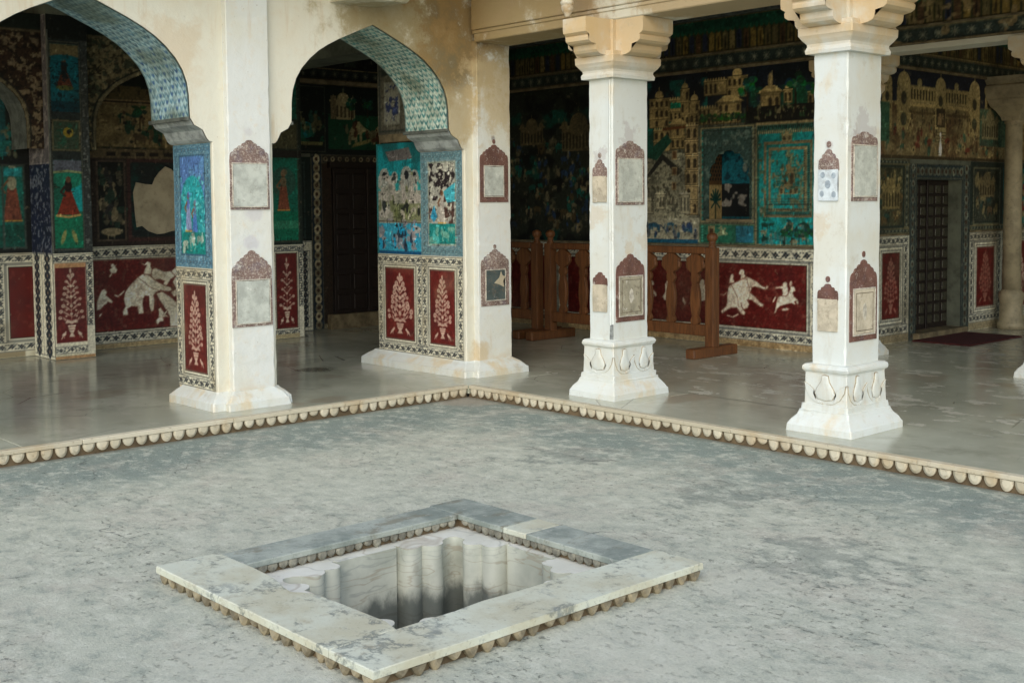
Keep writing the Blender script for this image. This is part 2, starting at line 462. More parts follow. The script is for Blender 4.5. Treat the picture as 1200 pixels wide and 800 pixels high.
def frame_to(axis, plane, u, v, d=0.0):
    """wall coordinates -> world; axis '+x' (u is y), '-y' (u is x); d is out of the wall"""
    return (plane + d, u, v) if axis == '+x' else (u, plane - d, v)

def prism(name, pts, axis, plane, d0, d1, mat, parent=None, bev=0.0):
    """outline (u,v) on a wall plane given thickness from d0 to d1 out of the wall"""
    bm = bmesh.new()
    a = [bm.verts.new(frame_to(axis, plane, u, v, d0)) for u, v in pts]
    b = [bm.verts.new(frame_to(axis, plane, u, v, d1)) for u, v in pts]
    n = len(pts)
    top = bm.faces.new(b)
    bm.faces.new(a[::-1])
    for i in range(n):
        bm.faces.new((a[i], a[(i + 1) % n], b[(i + 1) % n], b[i]))
    if bev:
        bmesh.ops.bevel(bm, geom=list(top.edges), offset=bev, segments=1, affect='EDGES')
    bmesh.ops.triangulate(bm, faces=[f for f in bm.faces if len(f.verts) > 4])
    return obj_bm(name, bm, mat, parent)

def frame_box(name, axis, plane, u0, u1, v0, v1, d0, d1, mat, parent, bev=.003):
    p, q = frame_to(axis, plane, u0, v0, d0), frame_to(axis, plane, u1, v1, d1)
    return box(name, min(p[0], q[0]), max(p[0], q[0]), min(p[1], q[1]), max(p[1], q[1]), v0, v1, mat, parent, bev)

# ------------------------------------------------------------------ wall-painting canvas
def vnoise(ny, nx, cell, seed):
    r = np.random.default_rng(seed)
    gy, gx = int(ny / cell) + 3, int(nx / cell) + 3
    g = r.random((gy, gx))
    yy = np.arange(ny) / cell; xx = np.arange(nx) / cell
    y0 = yy.astype(int); x0 = xx.astype(int)
    fy = (yy - y0)[:, None]; fx = (xx - x0)[None, :]
    fy = fy * fy * (3 - 2 * fy); fx = fx * fx * (3 - 2 * fx)
    a = g[y0][:, x0]; b = g[y0][:, x0 + 1]; c = g[y0 + 1][:, x0]; d = g[y0 + 1][:, x0 + 1]
    return (a * (1 - fx) + b * fx) * (1 - fy) + (c * (1 - fx) + d * fx) * fy

class Cv:
    def __init__(s, u0, v0, u1, v1, res=.01, bg=(.5, .5, .5)):
        s.u0, s.v0, s.u1, s.v1, s.res = u0, v0, u1, v1, res
        s.nx = max(2, int(round((u1 - u0) / res)) + 1); s.ny = max(2, int(round((v1 - v0) / res)) + 1)
        s.us = np.linspace(u0, u1, s.nx); s.vs = np.linspace(v0, v1, s.ny)
        s.U, s.V = np.meshgrid(s.us, s.vs)
        s.a = np.empty((s.ny, s.nx, 3), np.float32); s.a[:] = bg
        s.mask = np.ones((s.ny - 1, s.nx - 1), bool)
        s.seed = random.randrange(10 ** 6)
    def _win(s, u0, v0, u1, v1):
        i0 = max(0, int((u0 - s.u0) / s.res) - 1); i1 = min(s.nx, int((u1 - s.u0) / s.res) + 3)
        j0 = max(0, int((v0 - s.v0) / s.res) - 1); j1 = min(s.ny, int((v1 - s.v0) / s.res) + 3)
        return slice(j0, max(j0, j1)), slice(i0, max(i0, i1))
    def _put(s, w, cov, c, al):
        if cov.size == 0: return
        k = (np.clip(cov, 0, 1) * al)[..., None]
        s.a[w] = s.a[w] * (1 - k) + np.array(c, np.float32) * k
    def rect(s, u0, v0, u1, v1, c, al=1.0):
        w = s._win(u0, v0, u1, v1); U, V = s.U[w], s.V[w]
        cov = np.minimum(np.minimum(U - u0, u1 - U), np.minimum(V - v0, v1 - V)) / s.res + .5
        s._put(w, cov, c, al)
    def ell(s, cu, cv, ru, rv, c, al=1.0, rot=0.0):
        R = max(ru, rv); w = s._win(cu - R, cv - R, cu + R, cv + R); U, V = s.U[w] - cu, s.V[w] - cv
        if rot:
            U, V = U * math.cos(rot) + V * math.sin(rot), V * math.cos(rot) - U * math.sin(rot)
        d = np.sqrt((U / ru) ** 2 + (V / rv) ** 2)
        s._put(w, (1 - d) * min(ru, rv) / s.res + .5, c, al)
    def poly(s, pts, c, al=1.0):
        p = np.array(pts, float)
        w = s._win(p[:, 0].min(), p[:, 1].min(), p[:, 0].max(), p[:, 1].max())
        acc = 0
        for ou, ov in ((-.25, -.25), (.25, -.25), (-.25, .25), (.25, .25)):
            U, V = s.U[w] + ou * s.res, s.V[w] + ov * s.res
            ins = np.zeros(U.shape, bool)
            for i in range(len(p)):
                (x1, y1), (x2, y2) = p[i], p[(i + 1) % len(p)]
                if y1 == y2: continue
                ins ^= ((y1 > V) != (y2 > V)) & (U < (x2 - x1) * (V - y1) / (y2 - y1) + x1)
            acc = acc + ins * .25
        s._put(w, acc, c, al)
    def line(s, pts, wd, c, al=1.0):
        for (x1, y1), (x2, y2) in zip(pts[:-1], pts[1:]):
            w = s._win(min(x1, x2) - wd, min(y1, y2) - wd, max(x1, x2) + wd, max(y1, y2) + wd)
            U, V = s.U[w], s.V[w]
            L2 = (x2 - x1) ** 2 + (y2 - y1) ** 2 + 1e-12
            t = np.clip(((U - x1) * (x2 - x1) + (V - y1) * (y2 - y1)) / L2, 0, 1)
            d = np.hypot(U - x1 - t * (x2 - x1), V - y1 - t * (y2 - y1))
            s._put(w, (wd / 2 - d) / s.res + .5, c, al)
    def frame(s, u0, v0, u1, v1, wd, c, al=1.0):
        s.rect(u0, v0, u1, v0 + wd, c, al); s.rect(u0, v1 - wd, u1, v1, c, al)
        s.rect(u0, v0, u0 + wd, v1, c, al); s.rect(u1 - wd, v0, u1, v1, c, al)
    def mottle(s, cell, c, lo, hi, al=1.0, box=None):
        s.seed += 1
        n = vnoise(s.ny, s.nx, cell / s.res, s.seed) * .65 + vnoise(s.ny, s.nx, max(1.5, cell / s.res / 2.7), s.seed + 5000) * .35
        k = np.clip((n - lo) / (hi - lo), 0, 1) * al
        if box is not None:
            k = k * ((s.U >= box[0]) & (s.V >= box[1]) & (s.U <= box[2]) & (s.V <= box[3]))
        s.a = s.a * (1 - k[..., None]) + np.array(c, np.float32) * k[..., None]
    def detail(s, dens, box, size=.016, lo=.45, hi=1.55):
        """small brush marks, darker and lighter than what they lie on"""
        u0, v0, u1, v1 = box
        for _ in range(int(dens * (u1 - u0) * (v1 - v0))):
            u, v = random.uniform(u0, u1), random.uniform(v0, v1)
            i = min(s.nx - 1, max(0, int((u - s.u0) / s.res))); jj = min(s.ny - 1, max(0, int((v - s.v0) / s.res)))
            k = lo if random.random() < .55 else hi
            c = np.clip(s.a[jj, i] * k + (.05 if k > 1 else 0), 0, .85)
            q = size * random.uniform(.5, 1.4); m_ = random.random()
            if m_ < .35: s.rect(u - q * .5, v - q, u + q * .5, v + q, c, .8)
            elif m_ < .65: s.line([(u - q * 1.6, v), (u + q * 1.6, v + random.uniform(-q, q) * .5)], .009, c, .8)
            elif m_ < .85: s.line([(u, v - q * 1.5), (u + random.uniform(-q, q) * .4, v + q * 1.5)], .009, c, .8)
            else: s.ell(u, v, q * .7, q * .7, c, .8)
    def grain(s, amp):
        s.seed += 1
        n = vnoise(s.ny, s.nx, 1.6, s.seed) - .5
        s.a = np.clip(s.a * (1 + n[..., None] * amp), 0, 1)
    def cut(s, fn):
        """remove the cells whose centre satisfies fn(u,v)"""
        u = (s.us[:-1] + s.us[1:]) / 2; v = (s.vs[:-1] + s.vs[1:]) / 2
        U, V = np.meshgrid(u, v); s.mask &= ~fn(U, V)

def panel(name, cv, axis, plane, parent, mat=None, d=.003, mapfn=None, label=None):
    b = np.array(base_of(parent)) if parent else np.zeros(3)
    P = np.empty((cv.ny, cv.nx, 3), np.float32)
    if mapfn is not None:
        P[:] = mapfn(cv.U, cv.V)
    elif axis == '+x':
        P[..., 0] = plane + d; P[..., 1] = cv.U; P[..., 2] = cv.V
    else:
        P[..., 0] = cv.U; P[..., 1] = plane - d; P[..., 2] = cv.V
    P -= b
    idx = np.arange(cv.ny * cv.nx).reshape(cv.ny, cv.nx)
    q = np.stack([idx[:-1, :-1], idx[:-1, 1:], idx[1:, 1:], idx[1:, :-1]], -1)[cv.mask].reshape(-1, 4)
    used = np.unique(q); remap = np.zeros(cv.ny * cv.nx, np.int32); remap[used] = np.arange(len(used)); q = remap[q]
    me = bpy.data.meshes.new(name)
    me.vertices.add(len(used)); me.vertices.foreach_set('co', P.reshape(-1, 3)[used].ravel())
    me.loops.add(q.size); me.loops.foreach_set('vertex_index', q.ravel().astype(np.int32))
    me.polygons.add(len(q))
    me.polygons.foreach_set('loop_start', (np.arange(len(q)) * 4).astype(np.int32))
    me.update(calc_edges=True)
    c = cv.a.reshape(-1, 3)[used]
    c = np.clip(c * 1.16 - .055, .012, .9)
    c = np.where(c <= .04045, c / 12.92, ((np.clip(c, 0, 1) + .055) / 1.055) ** 2.4)
    at = me.color_attributes.new('Col', 'FLOAT_COLOR', 'POINT')
    at.data.foreach_set('color', np.concatenate([c, np.ones((len(c), 1))], 1).astype(np.float32).ravel())
    me.materials.append(mat or PAINT)
    o = bpy.data.objects.new(name, me); COL.objects.link(o)
    if parent: o.parent = parent
    if label: o['label'] = label
    return o

# ------------------------------------------------------------------ dimensions of the place (metres; court z = 0, gallery floor z = .10)
H = .10
CEILZ = 3.60
AW0, AW1 = -1.03, -.42                 # arcade wall, back and front faces
PIERS = [(-4.44, -3.94), (-2.05, -1.55), (.335, .84)]
ARCH_C = [-2.995, -.6075]
SPRING = 2.06
PROFILE = [(.945, 2.06), (.922, 2.064), (.904, 2.080), (.888, 2.108), (.872, 2.142), (.842, 2.158), (.806, 2.176), (.774, 2.226), (.771, 2.30), (.769, 2.38), (.757, 2.47), (.725, 2.56),
           (.675, 2.64), (.60, 2.72), (.52, 2.785), (.43, 2.84), (.33, 2.89), (.22, 2.938), (.11, 2.985), (0, 3.03)]
PIL_X = -.36                            # face of the pilaster strips with the plaques
COLY0, COLY1 = .365, .765               # pillar shafts of the right-hand gallery
PX = [(1.035, 1.285), (3.05, 3.30)]
MW = 3.75                               # mural wall of the right-hand gallery
DW = .95                                # wall with the studded door
BW = -4.65                              # back wall of the left-hand gallery
PF = -4.12                              # its pilaster fronts

# ------------------------------------------------------------------ courtyard floor (one sheet with an opening for the pool)
CX0, CX1, CY0, CY1 = 2.78, 4.325, -4.065, -2.355      # outer edge of the pool coping
IX0, IX1, IY0, IY1 = 2.99, 4.062, -3.775, -2.595      # inner edge
xs = [-.30, CX0 + .05, CX1 - .05, 14.0]; ys = [-14.0, CY0 + .05, CY1 - .05, .30]
v = [(x, y, 0) for y in ys for x in xs]
f = [(j * 4 + i, j * 4 + i + 1, (j + 1) * 4 + i + 1, (j + 1) * 4 + i) for j in range(3) for i in range(3) if not (i == 1 and j == 1)]
court = tag(obj('courtyard_floor', v, f, COURT), kind='structure')

# ------------------------------------------------------------------ gallery floor with its petal-fringed edge
gf = tag(obj('gallery_floor', [(-5.0, -9, H - .004), (-.62, -9, H - .004), (-.62, .62, H - .004), (9.4, .62, H - .004), (9.4, 9.4, H - .004), (-5.0, 9.4, H - .004)],
             [(0, 1, 2, 5), (2, 3, 4, 5)], GFLOOR), kind='structure')
# worn lime floor of the right-hand gallery
obj('worn_floor', [(-.1, .97, H - .0005), (9.3, .97, H - .0005), (9.3, 9.3, H - .0005), (DW, 9.3, H - .0005), (DW, MW, H - .0005), (-.1, MW, H - .0005)], [(0, 1, 2, 3, 4, 5)], GFLOOR2, gf)
# border slabs under the pillars, then the lip slabs that carry the petals
def slab_run(along, a0, a1, step, name, b0, b1, z0, z1, mat):
    n = max(1, round((a1 - a0) / step)); st = (a1 - a0) / n
    for k in range(n):
        p, q = a0 + k * st + .0015, a0 + (k + 1) * st - .0015
        j = random.uniform(-.0015, .0015)
        if along == 'x': box(name, p, q, b0, b1, z0, z1 + j, mat, gf, .003)
        else: box(name, b0, b1, p, q, z0, z1 + j, mat, gf, .003)
slab_run('x', -.0, 9.2, 1.55, 'border_slab', .062, .96, H - .07, H + .001, GFLOOR)
slab_run('y', -5.4, .0, 1.7, 'border_slab', -.95, -.062, H - .07, H + .001, GFLOOR)
box('border_slab', -.95, -.003, .003, .96, H - .07, H + .001, GFLOOR, gf, .003)
slab_run('x', .003, 8.0, 1.32, 'edge_stone', .0, .060, H - .026, H + .003, EDGE)
slab_run('y', -5.4, -.003, 1.18, 'edge_stone', -.060, .0, H - .026, H + .003, EDGE)
box('kerb_face', -.30, -.026, -5.4, -.0, -.02, H - .027, GAP_SHADE, gf, 0)
box('kerb_face', -.024, 8.0, .026, .30, -.02, H - .027, GAP_SHADE, gf, 0)

def petal_mesh(name, w, h, t, pointed, mat, lobed=False):
    """one hanging stone petal, face towards -y, top edge on z = 0, back on y = 0"""
    n = 9
    ring = []
    for i in range(n + 1):
        a = math.pi * i / n
        cx = math.cos(a) * w / 2; sz = -math.sin(a)
        zz = sz * h * .72 - h * .28 * (abs(sz) ** (.55 if not pointed else 2.2))
        if pointed: cx *= 1 - .42 * abs(sz) ** 1.5
        if lobed: cx *= 1 + .18 * math.sin(3 * a)
        ring.append((cx, zz))
    v = [(x, 0, z) for x, z in ring] + [(x, -t * .6, z) for x, z in ring] + [(x * .62, -t, z * .66 - h * .04) for x, z in ring]
    m_ = n + 1
    f = []
    for k in (0, m_):
        for i in range(n): f.append((k + i, k + i + 1, k + m_ + i + 1, k + m_ + i))
        f.append((k + n, k, k + m_, k + m_ + n))
    f.append(tuple(range(2 * m_, 3 * m_)))
    me = bpy.data.meshes.new(name); me.from_pydata(v, [], [q[::-1] for q in f])
    bm = bmesh.new(); bm.from_mesh(me); bmesh.ops.recalc_face_normals(bm, faces=bm.faces)
    bmesh.ops.triangulate(bm, faces=[q for q in bm.faces if len(q.verts) > 4]); bm.to_mesh(me); bm.free()
    me.materials.append(mat)
    return me

def petal_row(me, parent, p0, p1, n, rotz, name='petal', jit=.002):
    b = base_of(parent); p0, p1 = Vector(p0), Vector(p1)
    for k in range(n):
        o = bpy.data.objects.new(name, me); COL.objects.link(o); o.parent = parent
        o.location = p0.lerp(p1, (k + .5) / n) + Vector((random.uniform(-jit, jit), random.uniform(-jit, jit), random.uniform(-jit, jit) * .6)) - b
        o.rotation_euler = (random.uniform(-.05, .05), random.uniform(-.06, .06), rotz + random.uniform(-.05, .05))
        s = random.uniform(.88, 1.05); o.scale = (s, random.uniform(.8, 1.1), random.uniform(.86, 1.06) if random.random() > .06 else .62)

PET = petal_mesh('petal', .080, .064, .022, False, EDGE)
petal_row(PET, gf, (.005, -.022 + .022, H - .026), (8.0 * .75, 0, H - .026), 67, 0)          # along +x, facing -y
for o in [c for c in gf.children if c.name.startswith('petal')]: o.location.y += .024
petal_row(PET, gf, (-.024, -5.40, H - .026), (-.024, -.005, H - .026), 60, math.pi / 2)       # along y, facing +x

# ------------------------------------------------------------------ the sunken pool
pool = thing('stone_pool', (3.55, -3.2, 0), 'sunken square pool with veined marble rim and petal fringe in the courtyard floor', 'pool')
def coping(x0, x1, y0, y1, mat, name='coping_slab', z=.07, top=.0):
    return box(name, x0, x1, y0, y1, z - .028, z + top + random.uniform(-.001, .001), mat, pool, .004)
def coping_chipped(axis):
    pass
# near left slab (two stones) and near right slab: pale veined marble
def chipped_slab(outline, mat):
    bm = bmesh.new()
    b = [bm.verts.new((x, y, .042)) for x, y in outline]; t = [bm.verts.new((x, y, .071)) for x, y in outline]
    n = len(outline); bm.faces.new(b[::-1]); top = bm.faces.new(t)
    for i in range(n): bm.faces.new((b[i], b[(i + 1) % n], t[(i + 1) % n], t[i]))
    bmesh.ops.bevel(bm, geom=list(top.edges), offset=.004, segments=1, affect='EDGES')
    bmesh.ops.triangulate(bm, faces=[q for q in bm.faces if len(q.verts) > 4])
    return obj_bm('coping_slab', bm, mat, pool)
def jag(p, q, n, amp):
    out = []
    for k in range(1, n):
        t = k / n
        out.append((p[0] + (q[0] - p[0]) * t + random.uniform(-amp, amp) * (abs(q[1] - p[1]) > .1), p[1] + (q[1] - p[1]) * t + random.uniform(-amp, amp) * (abs(q[0] - p[0]) > .1)))
    return out
XS = IX1 - .002
chipped_slab([(CX0 - .03, CY0), (XS, CY0), (XS, -3.772), (3.97, -3.752), (3.86, -3.760), (3.70, -3.765), (3.52, -3.773), (3.47, -3.80), (3.44, -3.835), (3.37, -3.82), (3.30, -3.80), (3.20, -3.783), (3.05, -3.776), (CX0 - .03, -3.778)], POOLM)
chipped_slab([(XS + .004, CY0), (CX1, CY0), (CX1, -3.3), (CX1 - .004, -2.9), (CX1, CY1), (IX1, CY1 + .01), (IX1, -2.75), (IX1 - .012, -2.9), (IX1 - .004, -3.1), (IX1 - .016, -3.35), (IX1, -3.5), (XS + .004, -3.77)], POOLM)
# far left and far right slabs: weathered grey, with one pale stone let in
coping(CX0 + .0, IX0, -3.774, -2.60, GREYM)
coping(CX0 - .02, 3.315, IY1, CY1 - .01, GREYM)
coping(3.319, 3.475, IY1, CY1 - .012, POOLM)
coping(3.479, IX1 - .003, IY1, CY1 - .006, GREYM)
coping(CX0 + .01, IX0 - .004, -2.596, IY1 + .0, GREYM) if False else None
box('fringe_backing', CX0 + .02, IX0 - .022, -3.8, CY1 - .03, .0, .041, GAP_SHADE, pool, 0)
box('fringe_backing', IX0 - .022, IX1 - .02, IY1 + .022, CY1 - .03, .0, .041, GAP_SHADE, pool, 0)
box('fringe_backing', CX0 + .02, CX1 - .03, CY0 + .03, -3.81, -.02, .041, GAP_SHADE, pool, 0)
box('fringe_backing', IX1 + .03, CX1 - .03, -3.79, CY1 - .03, -.02, .041, GAP_SHADE, pool, 0)
PETP = petal_mesh('petal', .070, .050, .028, True, PETAL_POOL)
petal_row(PETP, pool, (CX0 - .02, CY0 + .028, .042), (CX1 - .005, CY0 + .028, .042), 21, 0)
petal_row(PETP, pool, (CX1 - .028, CY0 + .004, .042), (CX1 - .028, CY1 - .004, .042), 22, math.pi / 2)
PETI = petal_mesh('petal', .046, .040, .020, False, PETAL_DARK, True)
petal_row(PETI, pool, (IX0 - .018, -3.76, .044), (IX0 - .018, IY1 - .01, .044), 23, math.pi / 2)
petal_row(PETI, pool, (IX0 + .02, IY1 + .018, .044), (IX1 - .02, IY1 + .018, .044), 21, 0)
# basin: flat panels between clusters of round flutes in the corners
def arc(p, q, sag, n=7):
    p, q = Vector(p), Vector(q); d = q - p; L = d.length; nrm = Vector((d.y, -d.x)) / L
    return [tuple(p + d * (k / n) + nrm * (sag * math.sin(math.pi * k / n) ** .7)) for k in range(n)]
cxm, cym = (IX0 + IX1) / 2, (IY0 + IY1) / 2
BX0, BX1, BY0, BY1 = 3.05, 4.00, -3.745, -2.622
def corner_pts(flipx, flipy):
    """far corner outline, from the left panel round to the far panel, then mirrored"""
    P = [(3.05, -3.005), (3.108, -2.915), (3.112, -2.795), (3.172, -2.705), (3.285, -2.70), (3.365, -2.622)]
    S = [.050, .052, -.060, .052, .050]
    out = []
    for i in range(5): out.append(arc(P[i], P[i + 1], S[i]))
    segs = [s + [P[i + 1]] for i, s in enumerate(out)]
    segs[0] = [(3.05, -3.020), (3.028, -3.018), (3.028, -3.006)] + segs[0]
    segs[-1] = segs[-1] + [(3.366, -2.600), (3.378, -2.600), (3.380, -2.622)]
    def mp(p): return ((2 * cxm - p[0]) if flipx else p[0], (2 * cym - p[1]) if flipy else p[1])
    return [[mp(p) for p in s] for s in segs]
LZ, BZ = .002, -.62
def strip(name, pts, mat, smooth):
    v = [(x, y, LZ + .0005) for x, y in pts] + [(x, y, BZ) for x, y in pts]
    n = len(pts)
    o = obj(name, v, [(i, i + 1, n + i + 1, n + i) for i in range(n - 1)], mat, pool, smooth)
    return o
outline = []
c00 = corner_pts(False, False)
c10 = [s[::-1] for s in corner_pts(True, False)][::-1]
c11 = corner_pts(True, True)
c01 = [s[::-1] for s in corner_pts(False, True)][::-1]
for k, c in enumerate((c00, c10, c11, c01)):
    for i, s in enumerate(c):
        strip('corner_recess' if i == 2 else 'flute', s, BASIN, True)
        outline += s[:-1]
    nxt = (c10, c11, c01, c00)[k][0][0]
    strip('basin_panel', [c[-1][-1], nxt], BASIN, False)
    outline.append(c[-1][-1])
bm = bmesh.new()
ov = [bm.verts.new((x, y, LZ)) for x, y in outline]
rv = [bm.verts.new((x, y, LZ)) for x, y in ((IX0 - .06, IY0 - .06), (IX1 + .06, IY0 - .06), (IX1 + .06, IY1 + .06), (IX0 - .06, IY1 + .06))]
es = [bm.edges.new((ov[i], ov[(i + 1) % len(ov)])) for i in range(len(ov))] + [bm.edges.new((rv[i], rv[(i + 1) % 4])) for i in range(4)]
bmesh.ops.triangle_fill(bm, use_beauty=True, use_dissolve=False, edges=es)
for q in bm.faces:
    if q.normal.z < 0: q.normal_flip()
led = bpy.data.meshes.new('basin_ledge'); bmesh.ops.translate(bm, verts=bm.verts, vec=-base_of(pool)); bm.to_mesh(led); bm.free(); led.materials.append(LEDGE)
lo = bpy.data.objects.new('basin_ledge', led); COL.objects.link(lo); lo.parent = pool
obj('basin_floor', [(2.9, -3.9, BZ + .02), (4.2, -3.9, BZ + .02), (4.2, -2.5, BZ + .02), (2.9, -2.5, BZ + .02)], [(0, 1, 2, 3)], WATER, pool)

# ------------------------------------------------------------------ arcade of the left-hand gallery
arc_t = thing('arcade_wall', (-.72, -1.8, H), 'cream plaster wall with two tall scalloped arches on the left of the courtyard', 'arcade')
TOPZ = 4.25
# piers below the springing
for k, (y0, y1) in enumerate(PIERS):
    xb = AW0 if k < 2 else -1.70
    worn_post('pier', (xb, AW1, y0, y1), H, SPRING, LIME, arc_t, .08, .0015, .008, .10)
    e = .085 if k < 2 else .105
    loft('plinth', (xb + (e * .8 if k < 2 else -.06), AW1, y0, y1), [(H - .01, e), (H + .055, e * .97), (H + .062, e * .88), (H + .095, e * .5), (H + .115, e * .2), (H + .128, e * .1)], PLINTH, arc_t, wob=.003, ch=.008, chip=.4)
    # projecting pilaster strip that carries the plaques
    worn_post('pilaster_strip', (AW1 - .02, PIL_X, y0 + .095, y1 - .055 if k < 2 else y1 - .025), H + .10, 2.985 if k == 2 else 4.2, LIME_WHITE, arc_t, .07, .0015, .006, .15)
    loft('pilaster_plinth', (AW1, PIL_X, y0 + .095, y1 - .055 if k < 2 else y1 - .025), [(H - .008, e * 1.05), (H + .05, e), (H + .057, e * .9), (H + .10, e * .5), (H + .125, e * .12), (H + .13, .006)], PLINTH, arc_t, wob=.003, ch=.008, chip=.4)
# spandrels above: one wall sheet with thickness, cut by the two arches
def arch_curve(c):
    left = [(c - d, z) for d, z in PROFILE]
    right = [(c + d, z) for d, z in PROFILE[::-1]][1:]
    return left + right
curves = [arch_curve(c) for c in ARCH_C]
chain = [(PIERS[0][0], SPRING)] + curves[0] + curves[1] + [(PIERS[2][1], SPRING)]
v, f = [], []
for y, z in chain:
    v += [(AW1, y, z), (AW1, y, TOPZ), (AW0, y, z), (AW0, y, TOPZ)]
for i in range(len(chain) - 1):
    a, b = 4 * i, 4 * i + 4
    f.append((a, b, b + 1, a + 1)); f.append((a + 2, a + 3, b + 3, b + 2)); f.append((a + 1, b + 1, b + 3, a + 3))
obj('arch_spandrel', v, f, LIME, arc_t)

GROOVE0 = mat_plain('inlay_line_dirt', (.46, .42, .35), .9, .2, 30)
def plaque(parent, axis, plane, uc, w, zb, zs, zt, iu0, iu1, iz0, iz1, frame_mat, sheet_mat, scal=4, finial=0.0, frame=True):
    tw = w
    """wall plaque: scalloped crown over a rectangular frame with a plaster sheet let in"""
    pts = [(uc - w / 2, zb), (uc + w / 2, zb), (uc + w / 2, zs)]
    hc = zt - zs
    n = scal * 5
    for i in range(n + 1):
        t = i / n
        x = w / 2 * (1 - t)
        zz = zs + hc * (.72 * math.sqrt(max(0, 1 - (1 - t) ** 2)) + .28 * t ** 3)
        b = .014 * abs(math.sin(math.pi * t * scal))
        pts.append((uc + x + b * .5, zz + b * .5))
    mirror = [(2 * uc - u, z) for u, z in pts[2:]][::-1]
    pts = pts + mirror[1:]
    if not frame: pts = [(uc - w / 2, zs - .012), (uc + w / 2, zs - .012)] + pts[2:]
    p = prism('plaque', pts, axis, plane, -.004, .007, frame_mat, parent)
    prism('sheet', [(iu0 + random.uniform(-.003, .003), iz0 + random.uniform(-.003, .003)), ((iu0 + iu1) / 2, iz0 + random.uniform(-.004, .004)), (iu1, iz0 + random.uniform(-.003, .003)), (iu1 + random.uniform(-.004, .004), (iz0 + iz1) / 2), (iu1, iz1), ((iu0 + iu1) / 2, iz1 + random.uniform(-.004, .004)), (iu0, iz1), (iu0 + random.uniform(-.004, .004), (iz0 + iz1) / 2)], axis, plane, .002, .012, sheet_mat, p)
    # thin raised lip round the sheet
    for a0, a1, b0, b1 in () if not frame else ((iu0 - .010, iu1 + .010, iz0 - .010, iz0 - .001), (iu0 - .010, iu1 + .010, iz1 + .001, iz1 + .010), (iu0 - .010, iu0 - .001, iz0, iz1), (iu1 + .001, iu1 + .010, iz0, iz1)):
        frame_box('lip', axis, plane, a0, a1, b0, b1, .002, .014, PALE_LIP, p, .002)
    if frame and sheet_mat in (SHEET_MIX, SHEET_TAN):      # worn inner line and oval of the old inlay
        uc2, zc2, q = (iu0 + iu1) / 2, (iz0 + iz1) / 2, .030
        prism('oval', [(uc2 + q * .8 * math.cos(k * math.pi / 7), zc2 + q * 1.9 * math.sin(k * math.pi / 7)) for k in range(14)], axis, plane, .010, .0138, PALE_LIP, p)
        for a0, a1, b0, b1 in ((iu0 + .02, iu1 - .02, iz0 + .02, iz0 + .025), (iu0 + .02, iu1 - .02, iz1 - .025, iz1 - .02), (iu0 + .02, iu0 + .025, iz0 + .025, iz1 - .025), (iu1 - .025, iu1 - .02, iz0 + .025, iz1 - .025)):
            frame_box('inlay_line', axis, plane, a0, a1, b0, b1, .010, .0132, GROOVE0, p, 0)
    if finial:
        fp = [(uc + .016 * math.cos(a * math.pi / 5), zt + finial + .020 * math.sin(a * math.pi / 5)) for a in range(10)]
        prism('finial', fp, axis, plane, -.004, .007, frame_mat, p)
    return p
plaque(arc_t, '+x', PIL_X, -1.787, .325, 1.565, 1.925, 2.075, -1.925, -1.650, 1.590, 1.898, BROWN_FADED, SHEET_GREY, 5)
plaque(arc_t, '+x', PIL_X, -1.785, .335, .700, 1.075, 1.265, -1.915, -1.645, .728, 1.040, BROWN_FADED, SHEET_GREY, 5)
plaque(arc_t, '+x', PIL_X, .618, .325, 1.605, 1.955, 2.105, .505, .718, 1.660, 1.915, BROWN, SHEET_GREY, 5, .026)
plaque(arc_t, '+x', PIL_X, .618, .325, .700, 1.045, 1.195, .512, .728, .752, 1.010, BROWN_FADED, SHEET_DARK, 5, .022)
# torn scrap of paper on the dark sheet
prism('paper_scrap', [(.60, .90), (.66, .945), (.68, 1.0), (.70, .96), (.735, .955), (.705, .915), (.715, .86), (.655, .885)], '+x', PIL_X, .011, .0135, PATCHM, arc_t)

# impost mouldings: dark band and grey-blue cyma where each arch springs, wrapping the jamb
def impost(c, side):
    pr = [(d, z) for d, z in PROFILE[:8]]
    s = side
    v, f = [], []
    for d, z in pr:
        e = d - .006
        v += [(AW1 - .004, c + s * e, z), (AW0 + .0, c + s * e, z)]
    n = len(pr)
    for i in range(n - 1):
        q = (2 * i, 2 * i + 1, 2 * i + 3, 2 * i + 2)
        f.append(q if s > 0 else q[::-1])
    obj('impost_moulding', v, f, MOULD, arc_t)
    d0 = .772
    y = sorted((c + s * (d0 - .020), c + s * d0))
    box('impost_fillet', AW0 - .012, AW1 - .004, y[0], y[1], 2.204, 2.232, MOULD_DK, arc_t, .004)
    y = sorted((c + s * .925, c + s * .95))
    box('impost_fillet', AW0 - .008, AW1 - .002, y[0], y[1], 2.058, 2.078, MOULD, arc_t, .003)
for c in ARCH_C:
    impost(c, 1); impost(c, -1)

# ------------------------------------------------------------------ corner bracket stone over the right arch, and upper walls and eaves
eb = thing('eave_bracket', (-.42, -.8, 3.15), 'pale stone eave bracket jutting over the right arch beside the corner', 'bracket')
prism('bracket_block', [(-.42, 3.165), (.02, 3.145), (.10, 3.19), (.10, 3.40), (-.42, 3.40)], '-y', -1.02, -.42, 0, LIME, eb, .006)

